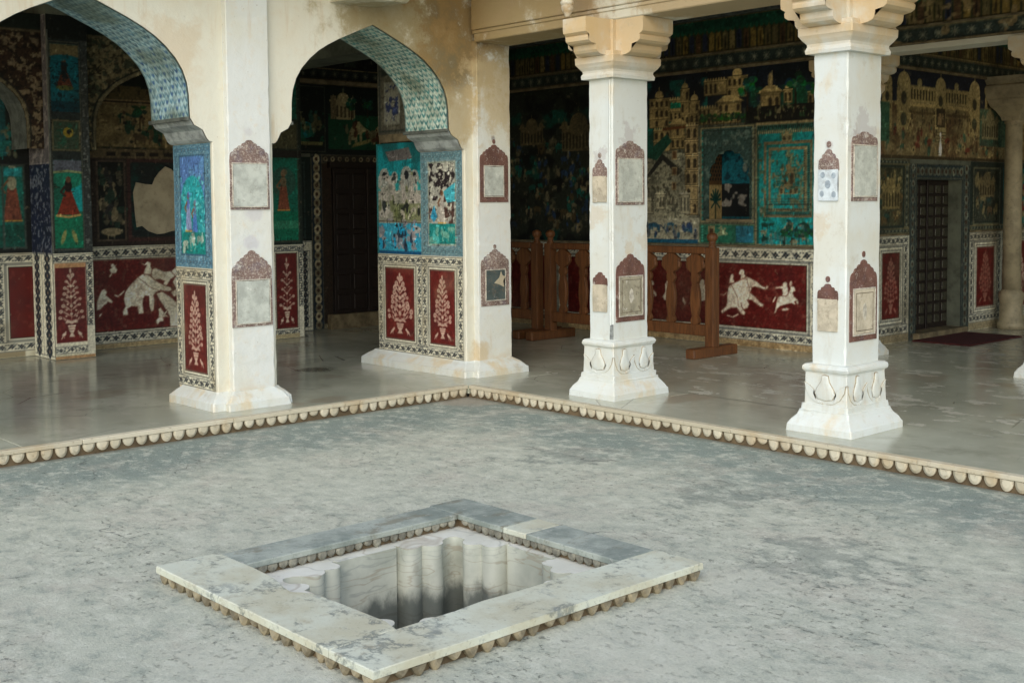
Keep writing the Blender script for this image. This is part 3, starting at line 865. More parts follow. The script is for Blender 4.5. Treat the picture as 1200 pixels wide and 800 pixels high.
roof = tag(box('gallery_ceiling', -5.6, 9.6, .50, 9.6, CEILZ, CEILZ + .3, CEIL, None, 0), kind='structure')
box('ceiling_slab', -5.6, -.60, -9.2, .497, CEILZ + .001, CEILZ + .3, CEIL, roof, 0)
eave = thing('stone_eave', (-.42, .36, 3.6), 'sloping stone eave above the two galleries, over the top of the view', 'eave')
def eave_slab(pts):
    b = [(x, y, z - .05) for x, y, z in pts]
    obj('eave_slab', list(pts) + b, [(0, 1, 2, 3), (7, 6, 5, 4), (0, 4, 5, 1), (1, 5, 6, 2), (2, 6, 7, 3), (3, 7, 4, 0)], LIME, eave)
eave_slab([(-.425, -9, 3.95), (.30, -9, 3.62), (.30, -.36, 3.62), (-.425, .36, 3.95)])
eave_slab([(-.42, .366, 3.95), (.305, -.36, 3.62), (9.4, -.36, 3.62), (9.4, .366, 3.95)])

# ------------------------------------------------------------------ beams of the right-hand gallery
fb = thing('stone_beam', (-.36, .6, 2.96), 'long cream stone beam over the two white pillars, stained ochre', 'beam')
box('beam_body', -.34, 9.3, .385, .80, 2.968, CEILZ - .002, LIME, fb, .008)
box('beam_fascia', -.345, 9.3, .360, .387, 3.065, 3.62, LIME, fb, .006)
box('beam_moulding', -.345, 9.3, .372, .386, 3.035, 3.062, LIME, fb, .004)
box('beam_bearing', -1.03, -.343, .345, .835, 2.99, CEILZ - .003, LIME, fb, .006) if False else None
box('parapet', -.40, 9.3, .37, .84, CEILZ + .301, 4.9, LIME, fb, 0)

# ------------------------------------------------------------------ pillars
def corbel(parent, rect, d, top, mat):
    """stepped, scrolled bracket growing out of the capital towards d ('-y','+y','+x','-x')"""
    x0, x1, y0, y1 = rect
    prof = [(0, 2.690), (.095, 2.700), (.120, 2.704), (.150, 2.716), (.165, 2.735), (.170, 2.772), (.186, 2.776), (.222, 2.782), (.246, 2.798), (.250, 2.822), (.242, 2.838), (.258, 2.846), (.276, 2.858), (.280, 2.885), (.280, top), (0, top)]
    if d in ('-y', '+y'):
        s = -1 if d == '-y' else 1; o = y0 if s < 0 else y1
        a, b = x0 + .006, x1 - .006
        pt = lambda p, w: (w, o + s * p[0], p[1])
    else:
        s = -1 if d == '-x' else 1; o = x0 if s < 0 else x1
        a, b = y0 + .030, y1 - .030
        pt = lambda p, w: (o + s * p[0], w, p[1])
    bm = bmesh.new()
    A = [bm.verts.new(pt(p, a)) for p in prof]; B = [bm.verts.new(pt(p, b)) for p in prof]
    n = len(prof)
    bm.faces.new(A); bm.faces.new(B[::-1])
    for i in range(n): bm.faces.new((A[i], B[i], B[(i + 1) % n], A[(i + 1) % n]))
    bmesh.ops.triangulate(bm, faces=[q for q in bm.faces if len(q.verts) > 4])
    return obj_bm('bracket', bm, mat, parent)

GROOVE = mat_plain('groove_brown', (.70, .66, .57), .9, .2, 30)  # brown outline laid under each lotus shape
def lotus(parent, axis, plane, uc, w, z0, z1):
    """low relief of a lotus bud between two leaves"""
    h = z1 - z0
    bud = [(0, .94), (-.07, .92), (-.10, .72), (-.20, .50), (-.24, .34), (-.17, .17), (0, .12), (.17, .17), (.24, .34), (.20, .50), (.10, .72), (.07, .92)]
    prism('groove', [(uc + a * w * 1.07, z0 + (.42 + (b - .42) * 1.05) * h) for a, b in bud], axis, plane, -.012, .0006, GROOVE, parent)
    rings = [(1.0, -.010), (1.0, .0030), (.86, .0062), (.55, .0088)]
    n = len(bud); v, f = [], []
    for k, d in rings: v += [frame_to(axis, plane, uc + a * w * k, z0 + (.42 + (b - .42) * k) * h, d) for a, b in bud]
    for q in range(len(rings) - 1):
        for i in range(n): f.append((q * n + i, q * n + (i + 1) % n, (q + 1) * n + (i + 1) % n, (q + 1) * n + i))
    f.append(tuple(range((len(rings) - 1) * n, len(rings) * n)))
    obj('lotus_bud', v, [t[::-1] for t in f] if False else f, MARBLE_BASE, parent)
    for s in (-1, 1):
        leaf = [(.05, .02), (.20, .04), (.36, .18), (.46, .42), (.49, .66), (.36, .56), (.27, .44), (.28, .32), (.22, .14), (.10, .08)]
        leaf = leaf if s > 0 else leaf[::-1]
        prism('groove', [(uc + s * (.30 + (a - .30) * 1.10) * w, z0 + (.32 + (b - .32) * 1.06) * h) for a, b in leaf], axis, plane, -.012, .0003, GROOVE, parent)
        prism('lotus_leaf', [(uc + s * a * w, z0 + b * h) for a, b in leaf], axis, plane, -.012, .0042, MARBLE_BASE, parent)

def pillar(name, x0, x1, y0, y1, label, cat, detail=True, wings=('-y', '+x', '-x', '+y'), neck=2.53, group=None):
    t = thing(name, ((x0 + x1) / 2, (y0 + y1) / 2, H), label, cat, group)
    R = (x0, x1, y0, y1)
    worn_post('shaft', R, H + .36, neck + .02, MARBLE, t, .055, .0006, .007, .12)
    b = loft('base', R, [(H - .008, .118), (H + .042, .115), (H + .050, .109), (H + .075, .095), (H + .105, .070), (H + .125, .060), (H + .138, .058), (H + .142, .050), (H + .178, .047), (H + .182, .036),
                         (H + .375, .030), (H + .385, .030), (H + .392, .040), (H + .402, .046), (H + .416, .047), (H + .428, .043), (H + .438, .030), (H + .442, .0)], MARBLE_BASE, t, wob=.0025, ch=.005, chip=.35)
    if detail:
        lotus(b, '-y', y0 - .0365, (x0 + x1) / 2, .305, H + .184, H + .384)
        for q in (.26, .74): lotus(b, '+x', x1 + .0365, y0 - .03 + (y1 - y0 + .06) * q, .225, H + .184, H + .384)
    c = loft('capital', R, [(neck, .0), (neck + .004, .040), (neck + .026, .044), (neck + .034, .041), (neck + .050, .033), (neck + .066, .036), (neck + .090, .056), (neck + .112, .070), (neck + .118, .074), (neck + .165, .075), (neck + .172, .066), (neck + .20, .060)], MARBLE_CAP, t, wob=.002)
    box('capital_block', x0 - .012, x1 + .012, y0 - .012, y1 + .012, neck + .19, 2.966, MARBLE_CAP, t, .004)
    for d in wings: corbel(t, R, d, 2.966, MARBLE_CAP)
    return t
p3 = pillar('marble_pillar', PX[0][0], PX[0][1], COLY0, COLY1, 'white marble pillar with lotus base, in the middle beside the wooden railing', 'pillar', group='white marble pillars along the right gallery')
p4 = pillar('marble_pillar', PX[1][0], PX[1][1], COLY0, COLY1, 'white marble pillar with lotus base, in front of the red elephant panel and studded door', 'pillar', group='white marble pillars along the right gallery')
F = PX[0][1]
plaque(p3, '+x', F, .557, .325, 1.575, 1.955, 2.065, .422, .688, 1.604, 1.922, BROWN_FADED, SHEET_GREY, 4)
plaque(p3, '+x', F, .557, .325, .680, 1.045, 1.200, .432, .688, .728, 1.022, BROWN, SHEET_MIX, 4)
F = PX[1][1]
plaque(p4, '+x', F, .565, .305, 1.592, 1.965, 2.035, .436, .696, 1.626, 1.942, BROWN_FADED, SHEET_GREY, 3)
plaque(p4, '+x', F, .565, .320, .690, 1.060, 1.215, .445, .690, .735, 1.022, BROWN, SHEET_TAN, 4, .035)
for t, xx, s1, s2 in ((p3, PX[0], SHEET_TAN, SHEET_TAN), (p4, PX[1], SHEET_BLUE, SHEET_TAN)):
    xc = (xx[0] + xx[1]) / 2 - .006
    plaque(t, '-y', COLY0, xc, .150, 1.590, 1.800, 1.925, xc - .072, xc + .072, 1.597, 1.795, BROWN_FADED, s1, 3, .03, False)
    plaque(t, '-y', COLY0, xc, .152, .752, .972, 1.062, xc - .073, xc + .073, .758, .965, BROWN, s2, 3, .0 if t is p3 else .03, False)
dotm = mat_plain('grey_blue_dot_paint', (.62, .67, .70), .85, .15, 30)
for u, z, q in ((3.13, 1.76, .017), (3.21, 1.755, .016), (3.168, 1.70, .022), (3.125, 1.64, .016), (3.212, 1.635, .017)):
    prism('roundel', [(u + q * math.cos(k * math.pi / 5), z + q * 1.25 * math.sin(k * math.pi / 5)) for k in range(10)], '-y', COLY0, .0115, .0135, dotm, p4)
# iron pipe clip and cement smear low on the middle pillar's corner
prism('cement_repair', [(1.252, .55), (1.287, .55), (1.287, .665), (1.258, .665)], '-y', COLY0, -.002, .004, mat_plain('grey_cement', (.55, .57, .56), .9, .25, 30), p3)
# white pipe down its corner
def tube(name, pts, r, mat, parent, n=8):
    v, f = [], []
    for k, p in enumerate(pts):
        for i in range(n):
            a = 2 * math.pi * i / n; v.append((p[0] + r * math.cos(a), p[1] + r * math.sin(a), p[2]))
    for k in range(len(pts) - 1):
        for i in range(n): f.append((k * n + i, k * n + (i + 1) % n, (k + 1) * n + (i + 1) % n, (k + 1) * n + i))
    return obj(name, v, f, mat, parent, True)
tube('pipe', [(1.262, COLY0 - .006, .66), (1.262, COLY0 - .006, 2.52)], .009, MARBLE, p3)

# turned pendant under the beam beside the middle pillar's bracket
pd = thing('stone_pendant', (1.075, .10, 2.98), 'small cream stone pendant hanging above the middle pillar bracket', 'pendant')
def lathe(name, c, prof, mat, parent, n=20):
    v, f = [], []
    for r, z in prof:
        for i in range(n):
            a = 2 * math.pi * i / n; v.append((c[0] + r * math.cos(a), c[1] + r * math.sin(a), z))
    for k in range(len(prof) - 1):
        for i in range(n): f.append((k * n + i, k * n + (i + 1) % n, (k + 1) * n + (i + 1) % n, (k + 1) * n + i))
    f.append(tuple(range(n))[::-1]); f.append(tuple(range((len(prof) - 1) * n, len(prof) * n)))
    return obj(name, v, f, mat, parent, True)
lathe('drop', (1.075, .10), [(.006, 2.978), (.022, 2.984), (.024, 2.998), (.036, 3.02), (.046, 3.045), (.046, 3.06), (.040, 3.068), (.050, 3.075), (.054, 3.09), (.044, 3.105), (.052, 3.14), (.056, 3.20), (.056, 3.5)], LIME, pd)
box('drop_stem', 1.03, 1.12, .055, .345, 3.30, 3.5, LIME, pd, .004)

COLSTONE = mat_plain('tan_column_stone', (.62, .58, .47), .6, .15, 6)
# inner row: pillar standing behind, the one cut by the right edge of the view, and a slender round column
pillar('inner_pillar', PX[0][0] + .0, PX[0][1], MW - .04, MW + .30, 'stone pillar mostly hidden behind the right white pillar, only its bracket showing', 'pillar', False, ('-x', '+x'))
pillar('inner_pillar', PX[1][0] + .0, PX[1][1] + .05, MW - .12, MW + .25, 'cream pillar of the inner row cut off by the right edge of the view', 'pillar', False, ('-x', '+x'))
rc = thing('round_column', (1.17, 7.24, H), 'slender pale round column beside the studded door, with a flaring bracket capital', 'column')
lathe('column_base', (1.17, 7.24), [(.15, H), (.15, H + .06), (.13, H + .09), (.125, H + .30), (.14, H + .36), (.14, H + .41), (.115, H + .44), (.10, H + .46)], COLSTONE, rc)
lathe('column_shaft', (1.17, 7.24), [(.105, H + .45), (.100, 1.5), (.092, 2.45), (.105, 2.46), (.105, 2.49), (.095, 2.50)], COLSTONE, rc)
loft('column_capital', (1.07, 1.27, 7.14, 7.34), [(2.49, .0), (2.53, .01), (2.60, .05), (2.66, .10), (2.72, .12), (2.74, .15), (2.88, .17), (2.90, .14), (2.98, .22)], COLSTONE, rc)

# ------------------------------------------------------------------ painted motifs
CREAM, INK, MAROON, TEAL, GREEN, DKGREEN = (.78, .765, .68), (.15, .18, .21), (.36, .14, .13), (.12, .56, .56), (.10, .40, .30), (.07, .22, .18)
TAN, GOLD, DARK, BLUE, NAVY, PALE = (.60, .53, .36), (.66, .54, .26), (.09, .095, .09), (.16, .38, .58), (.10, .14, .26), (.66, .66, .56)
rnd = random.Random(5)

def vine(cv, u0, v0, u1, v1, bg=CREAM, ink=INK, unit=.088, edge=.005):
    cv.rect(u0, v0, u1, v1, bg)
    L, W = u1 - u0, v1 - v0
    hor = L >= W
    n = max(1, round(max(L, W) / unit)); st = max(L, W) / n; w = min(L, W)
    P = (lambda a, b: (u0 + a, v0 + w / 2 + b)) if hor else (lambda a, b: (u0 + w / 2 + b, v0 + a))
    for k in range(n):
        a = (k + .5) * st; q = w * .20; s = 1 if k % 2 else -1
        for da, db in ((q, 0), (-q, 0), (0, q), (0, -q)):
            p = P(a + da * .72, db * .72); cv.ell(p[0], p[1], q * .55, q * .55, ink)
        p = P(a, 0); cv.ell(p[0], p[1], q * .32, q * .32, (.45, .40, .34))
        cv.line([P(a - st * .5, -s * w * .30), P(a - st * .30, -s * w * .05), P(a - st * .1, s * w * .26), P(a + st * .22, s * w * .32), P(a + st * .5, s * w * .30)], .006, ink, .85)
        for da, db in ((.36, -.22), (-.36, .22), (.30, .10), (-.30, -.12)):
            p = P(a + da * st, s * db * w); cv.ell(p[0], p[1], .010, .007, ink, .9)
    if edge:
        cv.frame(u0, v0, u1, v1, edge, ink, .9)

def plant(cv, u0, v0, u1, v1, c=(.72, .66, .59), rows=8):
    """tall flowering plant in a vase, filling the box"""
    uc, w, h = (u0 + u1) / 2, u1 - u0, v1 - v0
    stem = (.52, .36, .32)
    var = rnd.uniform(-.06, .06)
    cv.line([(uc, v0 + .2 * h), (uc, v1 - .04 * h)], .010, stem)
    for r in range(rows):
        t = r / (rows - 1)
        z = v0 + h * (.31 + .58 * t)
        half = w * ((.34 + var) * (1 - t) ** .75 + .07) * rnd.uniform(.82, 1.12)
        for s in (-1, 1):
            zz = z + rnd.uniform(-.008, .008)
            cv.line([(uc, zz - .07 * h), (uc + s * half * .55, zz - .035 * h), (uc + s * half * .95, zz)], .006, c, .7)
            q = w * rnd.uniform(.045, .075)
            cv.ell(uc + s * half, zz, q, q * rnd.uniform(.8, 1.1), c, .95); cv.ell(uc + s * half, zz, q * .35, q * .35, stem)
            cv.ell(uc + s * half * .62, zz - .012 * h, w * .075, w * .020, c, .85, s * rnd.uniform(.5, 1.0))
            cv.ell(uc + s * half * .35, zz - .040 * h, w * .070, w * .022, c, .8, s * rnd.uniform(.7, 1.2))
            if half > w * .22: cv.ell(uc + s * half * .45, zz + .020 * h, w * .042, w * .038, c, .9)
    cv.ell(uc, v1 - .05 * h, w * .035, h * .035, c)
    for t in (.36, .47, .60, .74): cv.ell(uc, v0 + t * h, w * .055, w * .05, c)
    for s in (-1, 0, 1): cv.ell(uc + s * w * .14, v0 + .245 * h + abs(s) * .012 * h, w * .10, h * .020, c, .9, -s * .4)
    cv.poly([(uc - w * .15, v0 + .205 * h), (uc + w * .15, v0 + .205 * h), (uc + w * .11, v0 + .14 * h), (uc + w * .05, v0 + .10 * h), (uc - w * .05, v0 + .10 * h), (uc - w * .11, v0 + .14 * h)], c)
    cv.line([(uc - w * .13, v0 + .18 * h), (uc + w * .13, v0 + .18 * h)], .006, stem); cv.line([(uc - w * .10, v0 + .145 * h), (uc + w * .10, v0 + .145 * h)], .006, stem)
    cv.poly([(uc - w * .04, v0 + .10 * h), (uc + w * .04, v0 + .10 * h), (uc + w * .11, v0 + .045 * h), (uc - w * .11, v0 + .045 * h)], c)
    for s in (-1, 1):
        cv.ell(uc + s * w * .30, v0 + .085 * h, w * .085, h * .020, c, 1, -s * .6); cv.ell(uc + s * w * .24, v0 + .118 * h, w * .028, w * .028, c)
        cv.line([(uc + s * w * .33, v0 + .07 * h), (uc + s * w * .39, v0 + .03 * h)], .008, c); cv.line([(uc + s * w * .29, v0 + .07 * h), (uc + s * w * .29, v0 + .035 * h)], .005, c)

def redpanel(cv, u0, v0, u1, v1, withplant=True, rim=True, rows=8):
    if rim:
        cv.rect(u0 - .032, v0 - .032, u1 + .032, v1 + .032, (.78, .77, .69)); cv.frame(u0 - .034, v0 - .034, u1 + .034, v1 + .034, .008, INK)
        cv.frame(u0 - .010, v0 - .010, u1 + .010, v1 + .010, .009, (.16, .10, .09))
    cv.rect(u0, v0, u1, v1, MAROON)
    b = (u0, v0, u1, v1)
    cv.mottle(.18, (.31, .13, .135), .45, .75, .7, b); cv.mottle(.05, (.47, .23, .20), .62, .8, .5, b)
    if withplant: plant(cv, u0 + .02, v0 + .02, u1 - .02, v1 - .03, rows=rows)

def dado(cv, u0, v0, u1, v1, bw=.085, plantp=True, gap=.045, rows=8, pc=None):
    """cream dado field: vine border all round, red panel with a plant in the middle"""
    cv.rect(u0, v0, u1, v1, CREAM)
    for q in ((u0, v0, u1, v0 + bw), (u0, v1 - bw, u1, v1), (u0, v0 + bw, u0 + bw, v1 - bw), (u1 - bw, v0 + bw, u1, v1 - bw)):
        vine(cv, *q)
    redpanel(cv, u0 + bw + gap, v0 + bw + gap, u1 - bw - gap, v1 - bw - gap, plantp and not pc, True, rows)
    if pc: (gap > .07) and cv.frame(u0 + bw + .012, v0 + bw + .012, u1 - bw - .012, v1 - bw - .012, .010, INK); plant(cv, u0 + bw + gap + .02, v0 + bw + gap + .02, u1 - bw - gap - .02, v1 - bw - gap - .03, pc, rows)

def figure(cv, u, v, h, robe, skin=(.45, .33, .24), wide=.34, veil=None):
    cv.poly([(u - wide * h * .5, v), (u + wide * h * .5, v), (u + .08 * h, v + .62 * h), (u - .08 * h, v + .62 * h)], robe)
    cv.line([(u - wide * h * .5, v + .02 * h), (u + wide * h * .5, v + .02 * h)], .012, GOLD)
    cv.ell(u, v + .70 * h, .085 * h, .13 * h, veil or robe)
    cv.ell(u, v + .90 * h, .065 * h, .085 * h, skin)
    if veil: cv.ell(u + .03 * h, v + .93 * h, .085 * h, .08 * h, veil, .8)
    cv.line([(u - .07 * h, v + .74 * h), (u - .18 * h, v + .60 * h), (u - .12 * h, v + .52 * h)], .018 * max(1, h * 2), skin)

def crowd(cv, u0, v0, u1, v1, n, size, pal, dark=.35):
    for _ in range(n):
        u, v = rnd.uniform(u0, u1), rnd.uniform(v0, v1); s = size * rnd.uniform(.6, 1.3); c = rnd.choice(pal)
        k = rnd.random()
        if k < .5:
            cv.ell(u, v, s * .30, s * .55, c, .9, rnd.uniform(-.4, .4)); cv.ell(u, v + s * .62, s * .17, s * .19, rnd.choice(pal))
        elif k < .75:
            cv.ell(u, v, s * .65, s * .32, c, .9, rnd.uniform(-.3, .3)); cv.line([(u - s * .4, v), (u - s * .4, v - s * .6)], s * .14, c); cv.line([(u + s * .4, v), (u + s * .45, v - s * .6)], s * .14, c)
        else:
            cv.line([(u, v), (u + rnd.uniform(-s, s) * .5, v + rnd.uniform(-s, s))], s * .13, c)
        if rnd.random() < dark: cv.ell(u + rnd.uniform(-s, s) * .3, v + rnd.uniform(-s, s) * .3, s * .16, s * .12, DARK, .85)

def tree(cv, u, v, h, c=DKGREEN, trunk=(.20, .15, .10)):
    cv.line([(u, v), (u, v + h * .6)], h * .06, trunk)
    for _ in range(16): cv.ell(u + rnd.uniform(-.26, .26) * h, v + h * rnd.uniform(.5, .95), h * .11, h * .09, tuple(x * rnd.uniform(.7, 1.5) for x in c), .9)

def pavilion(cv, u, v, w, h, c=TAN, dome=True):
    d = tuple(x * .55 for x in c)
    cv.rect(u - w / 2, v, u + w / 2, v + h * .62, c)
    cv.rect(u - w * .58, v + h * .62, u + w * .58, v + h * .68, tuple(min(1, x * 1.12) for x in c))
    n = max(2, int(w / .055))
    for k in range(n):
        uu = u - w / 2 + (k + .5) * w / n
        cv.rect(uu - w / n * .26, v + h * .08, uu + w / n * .26, v + h * .42, d); cv.ell(uu, v + h * .42, w / n * .26, h * .09, d)
    if dome:
        for uu, r in ((u, w * .26), (u - w * .42, w * .10), (u + w * .42, w * .10)):
            cv.ell(uu, v + h * .70, r, r * .95, c); cv.line([(uu, v + h * .70), (uu, v + h * .72 + r * 1.35)], .010, c)

def windows(cv, u0, v0, u1, v1, n, c=(.20, .17, .12)):
    for _ in range(n):
        u, v = rnd.uniform(u0, u1), rnd.uniform(v0, v1); s = rnd.uniform(.012, .026)
        cv.rect(u - s * .6, v - s, u + s * .6, v + s, c, .85)
        if rnd.random() < .4: cv.ell(u, v + s, s * .6, s * .5, c, .85)

def block(cv, u0, v0, u1, v1, c=(.60, .53, .36), rows=2, cols=4, crown='dome', win=(.20, .17, .12)):
    """one painted building: outlined wall, ledges, rows of arched windows, domes or battlements on top"""
    k = rnd.uniform(.88, 1.08); c = tuple(x * k for x in c); ln = tuple(x * .45 for x in c); lt = tuple(min(.9, x * 1.2) for x in c)
    w, h = u1 - u0, v1 - v0
    cv.rect(u0, v0, u1, v1, c); cv.frame(u0, v0, u1, v1, .009, ln, .8)
    for j in range(rows):
        z0, z1 = v0 + h * (j + .15) / rows, v0 + h * (j + .78) / rows
        cv.line([(u0, v0 + h * (j + .97) / rows), (u1, v0 + h * (j + .97) / rows)], .010, lt)
        cv.line([(u0, v0 + h * (j + .90) / rows), (u1, v0 + h * (j + .90) / rows)], .008, ln, .7)
        for i in range(cols):
            if rnd.random() < .18: continue
            uc = u0 + w * (i + .5) / cols; q = w / cols * .26
            cv.rect(uc - q, z0, uc + q, z1 - q, win, .9); cv.ell(uc, z1 - q, q, q, win, .9)
    if crown == 'dome':
        n = max(1, int(w / .16))
        for i in range(n):
            uc = u0 + w * (i + .5) / n; q = min(.06, w / n * .36)
            cv.ell(uc, v1 + q * .4, q, q, lt); cv.line([(uc, v1), (uc, v1 + q * 2.0)], .009, lt); cv.line([(uc - q, v1 + .004), (uc + q, v1 + .004)], .009, ln)
    elif crown == 'crenel':
        for i in range(int(w / .035)): cv.ell(u0 + .0175 + i * .035, v1 + .006, .011, .018, lt)
    elif crown == 'roof':
        cv.poly([(u0 - .04, v1), (u1 + .04, v1), ((u0 + u1) / 2 + w * .22, v1 + .07), ((u0 + u1) / 2 - w * .22, v1 + .07)], lt); cv.line([(u0 - .04, v1), (u1 + .04, v1)], .010, ln)

def starborder(cv, u0, v0, u1, v1, bg=(.20, .24, .22), c=(.50, .50, .42), unit=.15):
    cv.rect(u0, v0, u1, v1, bg); cv.frame(u0, v0, u1, v1, .012, (.46, .42, .30))
    L, W = u1 - u0, v1 - v0
    n = max(1, round(max(L, W) / unit))
    for k in range(n):
        a = (k + .5) / n
        p = (u0 + a * L, v0 + W / 2) if L >= W else (u0 + W * 0 + L / 2, v0 + a * W)
        q = min(L, W) * .28
        for i in range(4):
            an = i * math.pi / 4; cv.line([(p[0] - q * math.cos(an), p[1] - q * math.sin(an)), (p[0] + q * math.cos(an), p[1] + q * math.sin(an))], q * .22, c, .85)
        cv.ell(p[0], p[1], q * .35, q * .35, c)

def frieze(cv, u0, u1, z0=2.98, top=3.59):
    """painted cove over the walls: star band, then a row of little arched niches with flasks"""
    starborder(cv, u0, z0, u1, z0 + .145)
    cv.rect(u0, z0 + .145, u1, z0 + .165, (.52, .46, .32))
    cv.rect(u0, z0 + .165, u1, z0 + .40, (.30, .26, .14))
    n = max(2, round((u1 - u0) / .088)); st = (u1 - u0) / n
    for k in range(n):
        u = u0 + (k + .5) * st
        c = rnd.choice([(.50, .42, .23), (.46, .40, .25), (.40, .36, .24), (.52, .46, .30), (.19, .21, .27), (.34, .26, .18)])
        cv.rect(u - st * .36, z0 + .18, u + st * .36, z0 + .33, c); cv.ell(u, z0 + .33, st * .36, .045, c)
        cv.line([(u - st * .5, z0 + .17), (u - st * .5, z0 + .40)], .010, (.16, .20, .14))
        if rnd.random() < .6: cv.ell(u, z0 + .24, st * .14, .05, tuple(x * .5 for x in c)); cv.rect(u - st * .05, z0 + .27, u + st * .05, z0 + .32, tuple(x * .5 for x in c))
    cv.rect(u0, z0 + .395, u1, top, (.12, .26, .20))
    cv.mottle(.07, (.16, .36, .27), .45, .7, .7, (u0, z0 + .38, u1, top))
    for k in range(int((u1 - u0) / .06)): cv.ell(u0 + (k + .5) * .06, z0 + .395, .024, .03, (.14, .34, .25))
    cv.rect(u0, z0 + .50, u1, z0 + .52, (.36, .32, .22))

def grimy(cv, k=.5):
    cv.detail(170, (cv.u0, cv.v0, cv.u1, cv.v1), .013, .6, 1.3); cv.mottle(.35, (.16, .15, .12), .50, .92, k * .7); cv.grain(.35)

# ------------------------------------------------------------------ wall of the long mural (right-hand gallery)
ELE_R = [[[-0.234,0.622],[-0.211,0.711],[-0.151,0.746],[-0.092,0.768],[-0.033,0.801],[0.013,0.821],[0.048,0.814],[0.09,0.795],[0.145,0.775],[0.205,0.734],[0.251,0.719],[0.269,0.742],[0.287,0.732],[0.282,0.709],[0.246,0.696],[0.187,0.708],[0.123,0.724],[0.086,0.711],[0.063,0.657],[0.123,0.618],[0.188,0.564],[0.233,0.544],[0.22,0.517],[0.179,0.526],[0.077,0.585],[0.026,0.578],[0.054,0.538],[0.031,0.494],[-0.02,0.48],[-0.048,0.513],[-0.053,0.545],[-0.039,0.494],[0.008,0.447],[-0.01,0.419],[-0.053,0.432],[-0.1,0.49],[-0.181,0.485],[-0.243,0.451],[-0.296,0.42],[-0.311,0.446],[-0.243,0.501],[-0.229,0.555]],[[-0.321,0.626],[-0.278,0.62],[-0.239,0.649],[-0.234,0.638],[-0.273,0.609],[-0.321,0.614]],[[-0.234,0.412],[-0.162,0.398],[-0.091,0.433],[-0.076,0.422],[-0.152,0.383],[-0.234,0.397]],[[-0.206,0.74],[-0.197,0.795],[-0.182,0.834],[-0.159,0.843],[-0.144,0.824],[-0.154,0.793],[-0.13,0.751]],[[-0.064,0.781],[-0.054,0.831],[-0.083,0.842],[-0.078,0.865],[-0.059,0.892],[-0.031,0.897],[-0.008,0.875],[-0.008,0.845],[0.011,0.811],[-0.021,0.794]],[[0.356,0.461],[0.373,0.504],[0.386,0.579],[0.404,0.629],[0.444,0.646],[0.501,0.645],[0.527,0.676],[0.553,0.718],[0.54,0.755],[0.57,0.752],[0.601,0.735],[0.614,0.699],[0.592,0.694],[0.58,0.679],[0.597,0.643],[0.641,0.612],[0.65,0.576],[0.632,0.567],[0.615,0.6],[0.598,0.591],[0.615,0.57],[0.602,0.562],[0.567,0.578],[0.515,0.564],[0.435,0.541],[0.396,0.509],[0.378,0.466]],[[0.337,0.577],[0.368,0.635],[0.386,0.632],[0.364,0.586],[0.342,0.566]],[[0.453,0.643],[0.457,0.714],[0.417,0.719],[0.372,0.71],[0.368,0.724],[0.43,0.739],[0.456,0.747],[0.461,0.773],[0.491,0.79],[0.513,0.776],[0.514,0.75],[0.527,0.713],[0.523,0.661],[0.492,0.641]],[[0.535,0.755],[0.548,0.796],[0.566,0.8],[0.575,0.775],[0.562,0.745]],[[0.447,0.508],[0.491,0.529],[0.546,0.518],[0.502,0.497],[0.458,0.494]]]
HORSE_RAIL = [[[-1.113,0.555],[-1.072,0.613],[-1.078,0.691],[-1.037,0.748],[-0.997,0.716],[-0.985,0.628],[-0.94,0.586],[-0.934,0.497],[-0.968,0.429],[-1.003,0.494],[-1.037,0.447],[-1.055,0.513],[-1.087,0.522]],[[-0.826,0.57],[-0.786,0.506],[-0.798,0.479],[-0.832,0.525]]]
